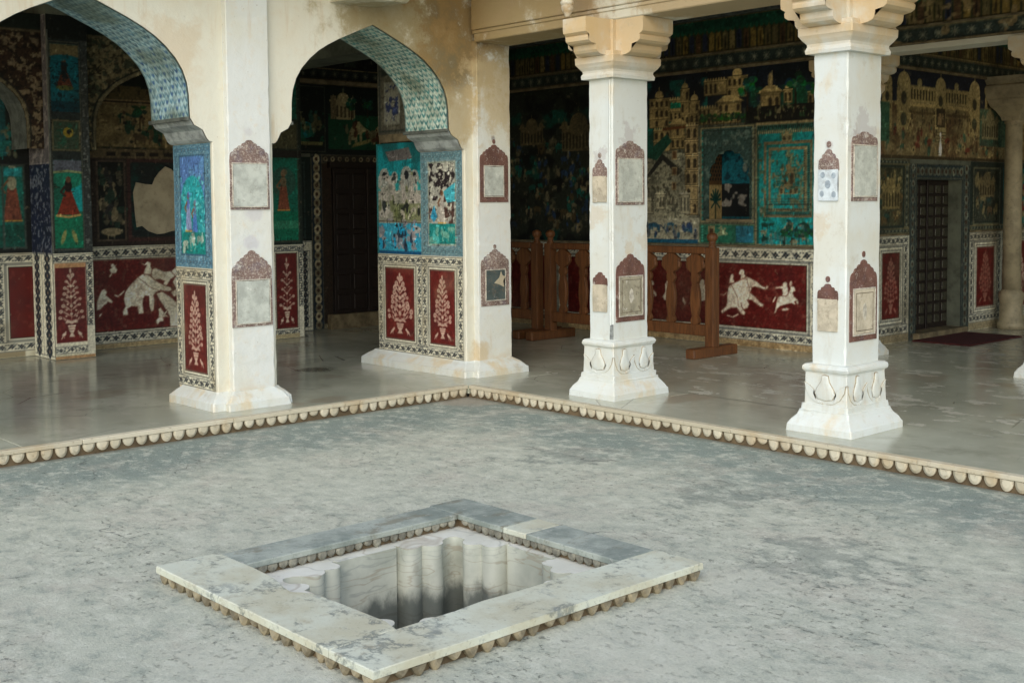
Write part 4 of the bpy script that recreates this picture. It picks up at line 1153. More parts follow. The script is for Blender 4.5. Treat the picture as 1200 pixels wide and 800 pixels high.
ELE_L = [[[-0.864,0.435],[-0.874,0.481],[-0.839,0.534],[-0.855,0.616],[-0.838,0.685],[-0.798,0.741],[-0.744,0.792],[-0.688,0.841],[-0.63,0.875],[-0.568,0.861],[-0.511,0.808],[-0.453,0.768],[-0.395,0.738],[-0.316,0.711],[-0.297,0.676],[-0.357,0.665],[-0.436,0.684],[-0.486,0.665],[-0.516,0.633],[-0.508,0.577],[-0.521,0.467],[-0.552,0.458],[-0.57,0.525],[-0.571,0.627],[-0.613,0.635],[-0.637,0.603],[-0.643,0.548],[-0.634,0.447],[-0.692,0.441],[-0.705,0.525],[-0.77,0.529],[-0.817,0.505],[-0.807,0.44]],[[-0.959,0.673],[-0.918,0.656],[-0.876,0.687],[-0.845,0.71],[-0.838,0.695],[-0.873,0.661],[-0.919,0.635],[-0.956,0.651]],[[-0.63,0.867],[-0.605,0.932],[-0.589,0.961],[-0.623,0.963],[-0.661,0.993],[-0.611,0.977],[-0.58,1.005],[-0.537,0.988],[-0.542,0.948],[-0.524,0.907],[-0.541,0.856]],[[-0.541,0.847],[-0.528,0.911],[-0.492,0.931],[-0.449,0.911],[-0.391,0.886],[-0.331,0.887],[-0.27,0.903],[-0.265,0.824],[-0.313,0.799],[-0.365,0.727],[-0.404,0.747],[-0.389,0.784],[-0.442,0.805],[-0.501,0.799]],[[-0.311,0.883],[-0.25,0.932],[-0.21,0.919],[-0.169,0.932],[-0.166,0.669],[-0.279,0.6],[-0.317,0.655],[-0.256,0.693],[-0.294,0.77],[-0.253,0.824]],[[-0.486,0.653],[-0.416,0.668],[-0.319,0.603],[-0.201,0.492],[-0.152,0.414],[-0.156,0.272],[-0.336,0.282],[-0.34,0.398],[-0.401,0.505],[-0.458,0.592]],[[-0.493,0.326],[-0.5,0.363],[-0.468,0.389],[-0.462,0.453],[-0.471,0.482],[-0.441,0.499],[-0.422,0.469],[-0.399,0.44],[-0.372,0.466],[-0.355,0.448],[-0.384,0.42],[-0.341,0.38],[-0.384,0.392],[-0.414,0.385],[-0.405,0.347],[-0.455,0.34],[-0.476,0.311]],[[-1.154,0.509],[-1.15,0.598],[-1.122,0.668],[-1.091,0.724],[-1.061,0.733],[-1.032,0.699],[-1.048,0.664],[-1.012,0.633],[-0.972,0.595],[-0.986,0.574],[-1.028,0.594],[-1.04,0.574],[-1.07,0.561],[-1.108,0.52]],[[-1.013,0.86],[-0.986,0.895],[-1.007,0.932],[-0.98,0.949],[-0.991,0.985],[-0.964,0.998],[-0.942,0.976],[-0.92,0.986],[-0.935,0.961],[-0.914,0.928],[-0.93,0.892],[-0.967,0.89],[-0.998,0.849]],[[-1.132,0.463],[-1.091,0.487],[-1.099,0.461],[-1.125,0.435]]]
PATCH = [[[-0.72,1.737],[-0.685,1.85],[-0.579,1.829],[-0.502,1.822],[-0.471,1.893],[-0.42,1.958],[-0.347,2.021],[-0.281,1.996],[-0.222,1.945],[-0.197,1.849],[-0.207,1.756],[-0.168,1.718],[-0.174,1.336],[-0.299,1.32],[-0.379,1.297],[-0.458,1.292],[-0.555,1.325],[-0.631,1.387],[-0.689,1.37],[-0.704,1.501]]]
FORT = [[[-1.139,2.663],[-1.139,2.776],[-0.981,2.77],[-0.981,2.808],[-0.843,2.797],[-0.843,2.755],[-0.629,2.744],[-0.629,2.84],[-0.518,2.832],[-0.518,2.723],[-0.479,2.67],[-0.479,2.62],[-0.694,2.549],[-0.693,2.481],[-0.607,2.392],[-0.606,1.833],[-0.802,1.837],[-0.803,2.402],[-0.981,2.36],[-1.094,2.261],[-1.186,2.265],[-1.117,2.419]],[[-0.312,2.939],[-0.209,2.914],[-0.209,2.865],[0.113,2.871],[0.153,2.787],[0.153,2.755],[-0.312,2.741]],[[-0.585,2.391],[-0.585,2.509],[-0.479,2.62],[-0.332,2.693],[-0.127,2.695],[0.074,2.696],[0.114,2.629],[0.055,2.568],[0.055,2.422],[-0.207,2.387]],[[0.192,2.752],[0.269,2.786],[0.365,2.85],[0.46,2.818],[0.536,2.78],[0.461,2.744]],[[0.241,2.724],[0.461,2.739],[0.462,2.605],[0.538,2.545],[0.386,2.531],[0.193,2.551],[0.251,2.587]],[[0.758,2.662],[0.803,2.702],[0.866,2.708],[0.868,2.53],[0.75,2.515]]]
VILL = [[[-1.343,1.886],[-1.12,2.123],[-0.832,1.929],[-0.903,1.876],[-1.108,2.048],[-1.293,1.875]],[[-1.318,1.876],[-1.108,2.044],[-0.903,1.876],[-0.808,1.782],[-0.622,1.706],[-0.621,1.47],[-1.319,1.413]]]
mw = thing('mural_wall', (-1.8, MW, H), 'dark painted wall behind the railing, with fort mural above a red elephant dado', 'wall')
NU0, NU1, NV0, NV1 = -.475, .055, 1.405, 2.13        # the niche opening
def wall_piece(x0, x1, z0, z1): return box('wall_body', x0, x1, MW, MW + .40, z0, z1, WALLBODY, mw, 0)
wall_piece(-4.70, NU0, .0, CEILZ - .004); wall_piece(NU1, DW - .012, .0, CEILZ - .004); wall_piece(NU0, NU1, .0, NV0); wall_piece(NU0, NU1, NV1 + .0, CEILZ - .004)
# dado
cv = Cv(-4.64, H, .93, 1.125, .01, CREAM)
cv.rect(-4.64, H, .93, .165, (.66, .58, .44)); cv.mottle(.1, (.50, .42, .30), .5, .75, .8, (-4.64, H, .93, .165))
vine(cv, -4.64, .170, .93, .262, unit=.10); vine(cv, -4.64, .99, .93, 1.115, unit=.125)
vine(cv, .775, .262, .93, .99, unit=.10); vine(cv, -2.75, .262, -2.62, .99)
for a, b in ((-2.58, .735), (-4.55, -2.79)): redpanel(cv, a, .305, b, .950, False)
FIG = (.83, .79, .71)
for p in ELE_R: cv.poly(p, FIG); cv.line([tuple(q) for q in p] + [tuple(p[0])], .009, (.42, .24, .20), .6)
for p in HORSE_RAIL: cv.poly(p, FIG)
for off in (-.95, -1.75):
    for p in ELE_R[5:9]: cv.poly([(u + off - .1, z - .02) for u, z in p], FIG)
for p in ELE_R[:5]: cv.poly([(u - 1.75 + .3 - .35, z) for u, z in p], FIG)
for p in ELE_R[:1]: cv.line([tuple(q) for q in p] + [tuple(p[0])], .008, (.50, .36, .30), .7)
cv.line([(-.17, .72), (-.10, .60), (-.08, .50)], .007, (.50, .36, .30)); cv.line([(.02, .80), (.05, .70), (.06, .62)], .007, (.50, .36, .30))
cv.mottle(.05, (.50, .40, .34), .60, .75, .35, (-2.6, .3, .74, .95)); cv.detail(200, (-4.6, .2, .9, 1.1), .008, .8, 1.1); cv.mottle(.6, (.45, .40, .32), .55, .85, .45); cv.grain(.3)
panel('dado', cv, '-y', MW, mw, PAINT_GLOSS, label='maroon dado with cream elephant and riders between floral borders')
frame_box('dado_rail', '-y', MW, -4.64, .93, 1.122, 1.142, .0, .016, TANMOULD, mw)
# upper mural with the niche cut out
cv = Cv(-4.64, 1.145, .93, 2.965, .01, (.30, .31, .26))
cv.rect(-4.64, 2.55, .93, 2.965, (.12, .145, .18)); cv.mottle(.3, (.08, .10, .11), .4, .7, .8, (-4.64, 2.4, .93, 2.965))
cv.rect(-4.64, 1.145, -1.75, 2.965, (.16, .18, .15))
cv.mottle(.30, (.07, .30, .26), .52, .66, .8, (-4.64, 1.145, -1.1, 2.7)); cv.mottle(.12, (.42, .40, .31), .60, .72, .7, (-4.64, 1.145, -1.45, 2.6)); cv.mottle(.16, (.07, .08, .07), .52, .7, .9, (-4.64, 1.145, -1.45, 2.9))
crowd(cv, -4.5, 1.3, -1.5, 2.4, 240, .09, [(.40, .38, .30), (.10, .34, .30), (.30, .26, .18), (.12, .13, .13), (.46, .42, .32), (.16, .24, .34)])
for u, z, s in ((-3.9, 2.1, .5), (-3.2, 2.3, .4), (-2.4, 2.2, .55), (-1.8, 2.45, .35)): pavilion(cv, u, z, s, s * .8, (.36, .33, .24))
# the hill town
cv.mottle(.22, (.10, .38, .34), .48, .62, .9, (-1.75, 1.9, -.5, 2.9))
cv.mottle(.25, (.11, .32, .22), .45, .65, .9, (-.3, 2.40, .93, 2.75))
for q in ((-1.30, 2.40, -1.02, 2.72, 3, 4, 'dome'), (-1.02, 2.46, -.84, 2.70, 2, 3, 'crenel'), (-.86, 2.40, -.74, 2.80, 3, 2, 'dome'), (-.74, 2.42, -.60, 2.66, 2, 2, 'dome'), (-.62, 2.40, -.34, 2.58, 2, 5, 'crenel'), (-.54, 2.70, -.24, 2.86, 1, 5, 'crenel'), (-.24, 2.66, .02, 2.88, 2, 4, 'dome'), (-.36, 2.40, -.06, 2.62, 2, 4, 'roof'), (-1.24, 2.14, -1.0, 2.38, 2, 3, 'crenel'), (-1.0, 2.16, -.80, 2.42, 2, 3, 'roof'), (.18, 2.47, .42, 2.68, 1, 3, 'roof'), (.74, 2.48, .92, 2.66, 1, 3, 'dome'), (.46, 2.56, .56, 2.70, 1, 2, 'dome')):
    block(cv, *q[:4], rows=q[4], cols=q[5], crown=q[6])
cv.rect(-1.0, 2.60, -.86, 2.66, (.10, .44, .34)); cv.ell(.30, 2.80, .03, .08, (.62, .55, .38))
cv.line([(-1.10, 2.385), (-.70, 2.40)], .030, (.36, .22, .13))
for k in range(7): tree(cv, -.55 + k * .09, 2.36, .15, (.14, .26, .14))
cv.rect(.0, 2.385, .93, 2.55, (.10, .10, .08)); crowd(cv, .12, 2.42, .90, 2.55, 60, .035, [(.36, .34, .24), (.20, .30, .20), (.45, .42, .32)], 0)
tree(cv, .02, 2.52, .34, (.12, .34, .24)); tree(cv, .60, 2.50, .36, (.10, .30, .22)); tree(cv, .82, 2.50, .30, (.12, .28, .20))
cv.line([(.13, 2.375), (.93, 2.375)], .02, (.56, .50, .36))
# pale village lower left
cv.rect(-1.45, 1.16, -.60, 2.12, (.57, .56, .47)); cv.mottle(.10, (.40, .40, .34), .50, .66, .8, (-1.45, 1.16, -.60, 2.15)); cv.mottle(.035, (.28, .28, .24), .62, .72, .8, (-1.45, 1.3, -.60, 2.15))
cv.poly(VILL[0], (.17, .17, .16)); cv.poly([(-1.4, 2.10), (-1.05, 2.33), (-.98, 2.25), (-1.2, 2.05)], (.12, .30, .24))
[block(cv, -.80 + .01 * (k % 2), 1.45 + k * .16, -.62, 1.61 + k * .16, (.60, .53, .38), 1, 2, 'crenel') for k in range(6)]; [block(cv, -1.38 + .17 * k, 1.46 + .05 * (k % 3), -1.24 + .17 * k, 1.62 + .07 * (k % 2), (.62, .60, .50), 1, 3, 'crenel', (.34, .33, .28)) for k in range(4)];  windows(cv, -1.38, 1.55, -.80, 1.95, 26, (.30, .29, .24))
for q in ((-.98, 2.05, .07, .10), (-.98, 1.88, .07, .09), (-.98, 1.72, .06, .09)): cv.rect(q[0], q[1], q[0] + q[2], q[1] + q[3], (.36, .26, .18)); cv.frame(q[0], q[1], q[0] + q[2], q[1] + q[3], .012, (.58, .52, .38))
cv.rect(-1.45, 1.16, -.60, 1.42, (.58, .57, .49)); crowd(cv, -1.4, 1.22, -.65, 1.36, 34, .07, [(.16, .24, .36), (.30, .32, .34), (.44, .42, .36), (.14, .30, .38)]); cv.rect(-1.45, 1.15, -.62, 1.19, (.14, .34, .42))
cv.rect(-1.6, 1.16, -1.42, 2.6, (.16, .22, .18))
# teal garden plan to the right of the niche
cv.rect(.135, 1.145, .93, 2.362, (.14, .32, .28)); cv.frame(.125, 1.145, .94, 2.372, .016, (.50, .46, .34))
for k in range(32): cv.poly([(.15 + k * .0245, 2.35), (.165 + k * .0245, 2.35), (.158 + k * .0245, 2.30 - .02 * (k % 2))], (.10, .11, .10)); cv.ell(.16 + k * .0245, 2.285, .008, .022, (.58, .55, .42))
cv.rect(.17, 1.16, .91, 2.27, (.10, .52, .52)); cv.mottle(.10, (.16, .44, .38), .48, .66, .8, (.17, 1.16, .91, 2.27))
cv.rect(.225, 1.43, .80, 2.19, (.46, .43, .32)); cv.rect(.255, 1.46, .77, 2.16, (.13, .45, .43)); cv.rect(.285, 1.49, .74, 2.13, (.48, .45, .33)); cv.rect(.31, 1.52, .70, 2.10, (.13, .52, .51))
cv.mottle(.05, (.50, .47, .34), .54, .64, .8, (.31, 1.52, .70, 2.10))
for k in range(5): cv.frame(.235 + k * .012, 1.44 + k * .014, .79 - k * .012, 1.62 - k * .016, .006, (.30, .30, .24), .7)
for z in (1.55, 1.50, 1.455):
    for k in range(26): cv.rect(.25 + k * .021, z, .26 + k * .021, z + .018, (.16, .20, .17))
for k in range(34):
    cv.rect(.745, 1.5 + k * .019, .765, 1.508 + k * .019, (.16, .20, .17)); cv.rect(.70, 1.55 + k * .016, .715, 1.557 + k * .016, (.2, .22, .18))
pavilion(cv, .52, 1.74, .16, .26, (.52, .47, .33)); pavilion(cv, .52, 1.66, .22, .12, (.54, .50, .36), False); pavilion(cv, .50, 2.19, .12, .10, (.50, .46, .33))
crowd(cv, .33, 1.64, .68, 2.06, 60, .04, [(.50, .46, .34), (.12, .55, .56), (.20, .34, .28)], .1)
crowd(cv, .17, 1.45, .215, 2.2, 26, .06, [(.52, .50, .40), (.14, .50, .48), (.30, .36, .28)], .1)
cv.ell(.70, 1.30, .10, .075, (.14, .20, .20)); cv.ell(.70, 1.30, .07, .05, (.55, .53, .43)); cv.rect(.50, 1.30, .58, 1.38, (.52, .50, .40))
crowd(cv, .20, 1.18, .88, 1.36, 36, .075, [(.52, .50, .40), (.10, .60, .62), (.10, .22, .18), (.30, .46, .44)], .1)
for k in range(5): tree(cv, .48 + k * .085, 1.16, .16, (.09, .26, .20))
# niche surround and the strip below it
cv.rect(-.585, 1.375, .10, 2.372, (.22, .30, .28)); cv.mottle(.05, (.38, .44, .40), .58, .70, .8, (-.585, 1.375, .10, 2.372)); cv.frame(-.585, 1.375, .10, 2.372, .014, (.56, .52, .38)); cv.frame(-.545, 1.395, .07, 2.34, .008, (.14, .20, .18))
for k in range(16): cv.ell(-.562, 1.42 + k * .06, .012, .018, (.20, .48, .44)); cv.ell(.085, 1.42 + k * .06, .010, .018, (.40, .44, .38))
cv.rect(-.60, 1.15, .115, 1.36, (.16, .40, .32)); cv.frame(-.60, 1.15, .115, 1.36, .012, (.36, .42, .32)); cv.rect(-.12, 1.17, .10, 1.34, (.16, .44, .52))
for p in ELE_R[5:8]: cv.poly([(u * .55 - .58, (z - .45) * .45 + 1.19) for u, z in p], (.48, .52, .40))
for k in range(6): cv.ell(-.56, 1.18 + k * .03, .014, .012, (.30, .62, .54)); cv.rect(-.48, 1.18, -.40, 1.34, (.50, .47, .34)); cv.rect(-.465, 1.19, -.415, 1.31, (.30, .22, .16))
grimy(cv, .55)
# cusped head of the niche
def in_niche(U, V):
    uc, wd = (NU0 + NU1) / 2, (NU1 - NU0) / 2
    x = np.abs(U - uc) / wd
    ins = (V > NV0) & (V < 1.79) & (x < .97)
    ins |= ((U - uc) / .205) ** 2 + ((V - 1.80) / .245) ** 2 < 1
    for an in (90, 58, 28, 2):
        a_ = math.radians(an); ins |= np.hypot(np.abs(U - uc) - .190 * math.cos(a_), V - 1.80 - .245 * math.sin(a_)) < (.080 if an > 2 else .072)
    return ins
cv.cut(in_niche)
panel('mural', cv, '-y', MW, mw, label='mural of a tan hill fort, a pale village and a teal garden plan')
# inside of the niche
ND = .22
cv = Cv(NU0 - .01, NV0 - .02, NU1 + .01, NV1 + .02, .01, (.09, .36, .40))
cv.rect(NU0 - .01, NV0 - .02, NU1 + .01, 1.78, (.07, .09, .10)); cv.mottle(.09, (.52, .50, .46), .50, .60, .9, (NU0, NV0 + .14, NU1, 1.78)); cv.mottle(.1, (.06, .08, .09), .5, .62, .9, (NU0, NV0, NU1, 1.62))
cv.mottle(.08, (.05, .18, .22), .55, .7, .8, (NU0, 1.8, NU1, NV1)); cv.ell(-.17, 1.95, .03, .05, (.42, .46, .42)); cv.rect(NU0, NV0 - .02, NU1, NV0 + .03, (.10, .28, .30))
cv.grain(.4)
panel('niche_back', cv, '-y', MW + ND, mw)
cvn = Cv(0, NV0 - .02, ND, NV1 + .02, .01, (.32, .24, .15))
for k in range(5):
    for j in range(8): cvn.ell(.02 + k * .045 + (j % 2) * .02, 1.83 + j * .042, .014, .016, (.10, .10, .09))
cvn.rect(0, NV0 - .02, ND, 1.77, (.55, .48, .33)); cvn.line([(.11, NV0), (.11, 1.60)], .018, (.08, .16, .14))
for a in range(7): cvn.line([(.11, 1.60), (.11 + .085 * math.cos(a * math.pi / 6), 1.62 + .10 * math.sin(a * math.pi / 6))], .024, (.06, .22, .20))
cvn.line([(.11, 1.60), (.18, 1.53)], .02, (.06, .22, .20)); cvn.line([(.11, 1.60), (.04, 1.53)], .02, (.06, .22, .20)); cvn.grain(.3)
panel('niche_side', cvn, None, 0, mw, mapfn=lambda U, V: np.stack([np.full_like(U, NU0 + .002), MW + U, V], -1))
obj('niche_side', [(NU1 - .002, MW, NV0), (NU1 - .002, MW + ND, NV0), (NU1 - .002, MW + ND, NV1 + .02), (NU1 - .002, MW, NV1 + .02)], [(0, 1, 2, 3)], WALLBODY, mw)
frame_box('niche_sill', '-y', MW, NU0 - .03, NU1 + .03, NV0 - .022, NV0 + .004, -.2, .018, TANMOULD, mw)
obj('niche_head', [(NU0, MW, NV1 - .004), (NU1, MW, NV1 - .004), (NU1, MW + ND, NV1 - .004), (NU0, MW + ND, NV1 - .004)], [(0, 1, 2, 3)], WALLBODY, mw)
# ledge and frieze
frame_box('ledge', '-y', MW, -4.64, .93, 2.955, 2.985, 0, .045, TANMOULD, mw)
cv = Cv(-4.64, 2.986, .93, 3.592, .011, DARK); frieze(cv, -4.64, .93, 2.986); grimy(cv, .6)
panel('frieze', cv, '-y', MW, mw)
frame_box('ledge', '-y', MW, -4.64, .93, 3.133, 3.150, 0, .025, TANMOULD, mw)
frame_box('cornice', '-y', MW, -4.64, .93, 3.50, 3.56, 0, .09, MOULD_DK, mw)

# beam of the inner row, with the same frieze above it
ib = thing('painted_beam', (2.2, MW, 2.93), 'cream beam under a painted frieze, spanning the bay right of the right pillar', 'beam')
box('beam_body', 1.27, 9.3, MW - .02, MW + .28, 2.945, CEILZ - .006, LIME, ib, .006)
cv = Cv(1.28, 3.00, 5.2, 3.592, .011, DARK); frieze(cv, 1.28, 5.2, 3.0); cv.mottle(.1, (.56, .48, .34), .62, .7, .8); grimy(cv, .45)
panel('frieze', cv, '-y', MW - .02, ib)
frame_box('ledge', '-y', MW - .02, 1.28, 5.2, 2.992, 3.012, 0, .03, TANMOULD, ib); frame_box('ledge', '-y', MW - .02, 1.28, 5.2, 3.148, 3.166, 0, .022, TANMOULD, ib)

# ------------------------------------------------------------------ wall with the studded door
dw = thing('door_wall', (DW, 6.2, H), 'painted wall with palace mural and dark studded door behind the right pillar', 'wall')
DY0, DY1, DZ1 = 5.47, 6.45, 1.81
def dpiece(y0, y1, z0, z1, name='wall_body'): return box(name, DW - .35, DW, y0, y1, z0, z1, WALLBODY, dw, 0)
dpiece(MW + .402, DY0, 0, CEILZ - .008); dpiece(DY1, 9.3, 0, CEILZ - .008); dpiece(DY0, DY1, DZ1, CEILZ - .008)
cv = Cv(MW + .005, H, DY0 - .15, 1.225, .01, CREAM)
cv.rect(MW, H, DY0, .19, (.56, .52, .42)); dado(cv, 4.62, .19, DY0 - .17, 1.215, .09, True, .085, 8, (.56, .40, .35)); vine(cv, MW, .19, 4.60, 1.215); redpanel(cv, 3.95, .33, 4.42, 1.07, True)
cv.mottle(.4, (.36, .33, .26), .5, .8, .5); cv.grain(.3)
panel('dado', cv, '+x', DW, dw, PAINT_GLOSS)
cv = Cv(DY1 + .20, H, 9.25, 1.225, .011, CREAM)
cv.rect(DY1, H, 9.3, .19, (.56, .52, .42)); dado(cv, DY1 + .21, .19, 7.42, 1.215, .09, True, .085, 8, (.52, .36, .31)); dado(cv, 7.44, .19, 8.3, 1.215); dado(cv, 8.3, .19, 9.2, 1.215)
cv.mottle(.4, (.36, .33, .26), .5, .8, .5); cv.grain(.3)
panel('dado', cv, '+x', DW, dw, PAINT_GLOSS)
def scene_panel(cv, u0, v0, u1, v1, bg, pal, n, s):
    cv.rect(u0, v0, u1, v1, bg); cv.mottle(.08, tuple(x * .6 for x in bg), .5, .68, .8, (u0, v0, u1, v1)); crowd(cv, u0 + .02, v0 + .02, u1 - .02, v1 - .06, n, s, pal, .2)
cv = Cv(MW + .005, 1.23, DY0 - .15, 2.02, .01, (.16, .20, .18))
scene_panel(cv, 4.66, 1.33, 5.18, 1.93, (.30, .30, .22), [(.52, .47, .32), (.20, .30, .26), (.36, .30, .20)], 30, .08); pavilion(cv, 4.95, 1.50, .34, .34, (.50, .45, .30)); starborder(cv, MW + .01, 1.24, DY0 - .16, 1.30, unit=.07); starborder(cv, MW + .01, 1.96, DY0 - .16, 2.02, unit=.07); starborder(cv, 5.22, 1.30, 5.30, 1.96, unit=.07)
grimy(cv, .45); panel('mural', cv, '+x', DW, dw)
cv = Cv(DY1 + .20, 1.23, 9.25, 2.02, .011, (.16, .20, .18))
scene_panel(cv, 6.76, 1.34, 7.34, 1.92, (.24, .26, .22), [(.50, .46, .33), (.20, .28, .26), (.36, .30, .22)], 26, .09); pavilion(cv, 7.05, 1.62, .36, .28, (.44, .40, .29)); cv.frame(6.72, 1.30, 7.38, 1.96, .02, (.40, .40, .32)); starborder(cv, 6.66, 1.24, 9.2, 1.30, unit=.07)
scene_panel(cv, 7.45, 1.30, 8.2, 1.96, (.14, .38, .36), [(.50, .46, .33), (.44, .14, .12)], 40, .1)
grimy(cv, .45); panel('mural', cv, '+x', DW, dw)
cv = Cv(MW + .005, 2.025, 9.25, 2.965, .011, (.10, .11, .15))
cv.rect(MW, 2.025, 9.25, 2.62, (.38, .34, .24)); cv.mottle(.3, (.30, .22, .15), .45, .7, .7, (MW, 2.0, 9.25, 2.6)); cv.mottle(.12, (.46, .42, .30), .55, .7, .8, (MW, 2.0, 9.25, 2.7))
cv.rect(5.1, 2.62, 6.75, 2.80, (.50, .45, .31))
for k in range(20): cv.rect(5.32 + k * .062, 2.655, 5.35 + k * .062, 2.76, (.20, .18, .12))
cv.rect(5.0, 2.58, 7.2, 2.62, (.54, .48, .33)); cv.rect(5.0, 2.50, 7.1, 2.53, (.28, .24, .16))
for u, w in ((5.18, .14), (6.72, .13), (5.95, .12), (4.85, .10), (7.05, .08)): cv.rect(u - w, 2.3, u + w, 2.76, (.50, .45, .31)); cv.ell(u, 2.80, w * .95, w * .95, (.52, .47, .33)); cv.line([(u, 2.8), (u, 2.82 + w * 1.4)], .014, (.5, .45, .3)); cv.ell(u, 2.66, w * .4, w * .5, (.20, .19, .14)); cv.ell(u, 2.44, w * .45, w * .5, (.24, .24, .18))
for u in (5.5, 6.3, 4.65, 7.0): cv.ell(u, 2.83, .05, .05, (.48, .44, .31))
cv.rect(5.86, 2.38, 6.05, 2.58, (.16, .14, .10)); cv.rect(5.89, 2.40, 6.02, 2.53, (.42, .36, .26)); cv.rect(5.84, 2.20, 6.08, 2.36, (.46, .42, .30))
for k in range(4): cv.line([(5.85, 2.22 + k * .035), (6.07, 2.22 + k * .035)], .008, (.22, .2, .14))
windows(cv, 5.3, 2.4, 6.7, 2.56, 34); windows(cv, 4.6, 2.15, 7.2, 2.6, 60, (.24, .20, .14)); crowd(cv, 4.0, 2.10, 7.4, 2.32, 90, .09, [(.50, .45, .31), (.34, .18, .14), (.20, .30, .24), (.44, .40, .30), (.26, .20, .14)], .25)
cv.rect(4.0, 2.2, 4.9, 2.6, (.14, .30, .24), .8); cv.rect(6.85, 2.2, 7.5, 2.62, (.16, .28, .24), .7); pavilion(cv, 7.1, 2.28, .4, .34, (.42, .40, .30))
cv.poly([(5.92, 2.07), (5.98, 2.07), (5.99, 2.16), (5.96, 2.28), (5.93, 2.18)], (.80, .80, .74)); cv.ell(5.955, 2.30, .02, .025, (.76, .76, .7)); cv.rect(MW, 2.025, 9.25, 2.06, (.22, .19, .13))
cv.a = np.clip(cv.a * 1.18 + .01, 0, 1); grimy(cv, .35); panel('mural', cv, '+x', DW, dw, label='tan palace mural over the studded door')
cv = Cv(MW + .005, 2.986, 9.25, 3.592, .012, DARK); frieze(cv, MW + .005, 9.25, 2.986); grimy(cv, .7); panel('frieze', cv, '+x', DW, dw)
frame_box('ledge', '+x', DW, MW + .005, 9.25, 2.955, 2.985, 0, .04, TANMOULD, dw)
frame_box('ledge', '+x', DW, MW + .41, DY0 - .16, 1.222, 1.24, 0, .012, TANMOULD, dw); frame_box('ledge', '+x', DW, DY1 + .20, 9.25, 1.222, 1.24, 0, .012, TANMOULD, dw)
# door: painted surround, deep reveal, studded leaf, stone threshold
cv = Cv(DY0 - .15, H, DY1 + .20, 1.98, .009, (.20, .24, .24))
def dotted(cv, u0, v0, u1, v1, bg=(.18, .23, .24), c=(.40, .42, .37), unit=.085):
    cv.rect(u0, v0, u1, v1, bg); cv.frame(u0, v0, u1, v1, .008, (.40, .38, .30))
    L, W = u1 - u0, v1 - v0; n = max(1, round(max(L, W) / unit))
    for k in range(n):
        a = (k + .5) / n; p = (u0 + a * L, v0 + W / 2) if L >= W else (u0 + L / 2, v0 + a * W); q = min(L, W) * .30
        cv.ell(p[0], p[1], q, q * (1.25 if L < W else 1), c if k % 2 else tuple(x * .75 for x in c)); cv.ell(p[0], p[1], q * .45, q * .5, (.26, .20, .16))
dotted(cv, DY0 - .14, H, DY0 - .02, 1.98); dotted(cv, DY1 + .03, H, DY1 + .19, 1.98); dotted(cv, DY0 - .02, DZ1 + .01, DY1 + .03, 1.98)
grimy(cv, .4); cv.cut(lambda U, V: (U > DY0) & (U < DY1) & (V < DZ1)); panel('door_surround', cv, '+x', DW, dw)
d1 = box('door', DW - .20, DW - .155, DY0, DY1 - .0, .17, DZ1, DOORWOOD, dw, 0)
bm = bmesh.new()
for i in range(6):
    for j in range(13):
        yy, zz = DY0 + .08 + i * .165, .27 + j * .12
        bm_box(bm, DW - .158, DW - .146, yy - .058, yy + .058, zz - .046, zz + .046, .008)
tag(obj_bm('door_boss', bm, mat_plain('tarnished_brass', (.26, .25, .19), .5, .4, 30, spec=.5), d1), kind='stuff')
box('door_meeting_rail', DW - .156, DW - .135, DY0 + .475, DY0 + .51, .17, DZ1, DOORWOOD, d1, .004)
obj('door_reveal', [(DW, DY1 - .002, .15), (DW, DY1 - .002, DZ1), (DW - .2, DY1 - .002, DZ1), (DW - .2, DY1 - .002, .15)], [(0, 1, 2, 3)], WALLBODY, dw)
obj('door_reveal', [(DW, DY0 + .002, .15), (DW - .2, DY0 + .002, .15), (DW - .2, DY0 + .002, DZ1), (DW, DY0 + .002, DZ1)], [(0, 1, 2, 3)], MOULD, dw)
box('threshold', DW - .30, DW + .075, DY0 - .05, DY1 + .05, H - .01, .168, TANMOULD, dw, .006)
cp = tag(box('doormat', 1.02, 1.66, 5.28, 6.46, H + .001, H + .013, CARPET, None, .003), 'dark red mat on the floor before the studded door', 'mat')
# far end of the inner room
er = thing('end_wall', (3, 9.3, H), 'dark plain wall closing the inner room far behind the round column', 'wall')
box('wall_body', .6, 9.5, 9.3, 9.5, 0, CEILZ - .01, WALLBODY, er, 0)

# ------------------------------------------------------------------ back wall of the left-hand gallery
lw = thing('niche_wall', (BW, -1, H), 'dark painted back wall of the left gallery with arched recesses and a double door', 'wall')
box('wall_body', BW - .3, BW, -9, 4.2, 0, CEILZ - .012, WALLBODY, lw, 0)
# bay with the elephant fight
E0, E1 = -1.40, .51
cv = Cv(E0, H, E1, 1.175, .009, CREAM)
cv.rect(E0, H, E1, .155, (.62, .56, .43)); vine(cv, E0, .155, E1, .262, unit=.10); vine(cv, E0, 1.05, E1, 1.165, unit=.105)
redpanel(cv, E0 + .02, .285, E1 - .02, 1.030, False)
FIG2 = (.83, .81, .73)
for p in ELE_L: cv.poly(p, FIG2); cv.line([tuple(q) for q in p] + [tuple(p[0])], .010, (.40, .24, .20), .75)
cv.line([(-.72, .86), (-.55, .72), (-.40, .66)], .007, (.46, .36, .3)); cv.line([(-.30, .74), (-.25, .66), (-.12, .60)], .007, (.46, .36, .3)); cv.line([(-.25, .52), (-.15, .42)], .01, (.46, .36, .3))
cv.mottle(.05, (.48, .40, .34), .60, .75, .35, (E0, .3, E1, 1.03)); cv.detail(200, (E0, .2, E1, 1.1), .008, .8, 1.1); cv.mottle(.5, (.42, .38, .30), .55, .85, .45); cv.grain(.3)
panel('dado', cv, '+x', BW, lw, PAINT_GLOSS, label='maroon dado with cream fighting elephants and a tower')
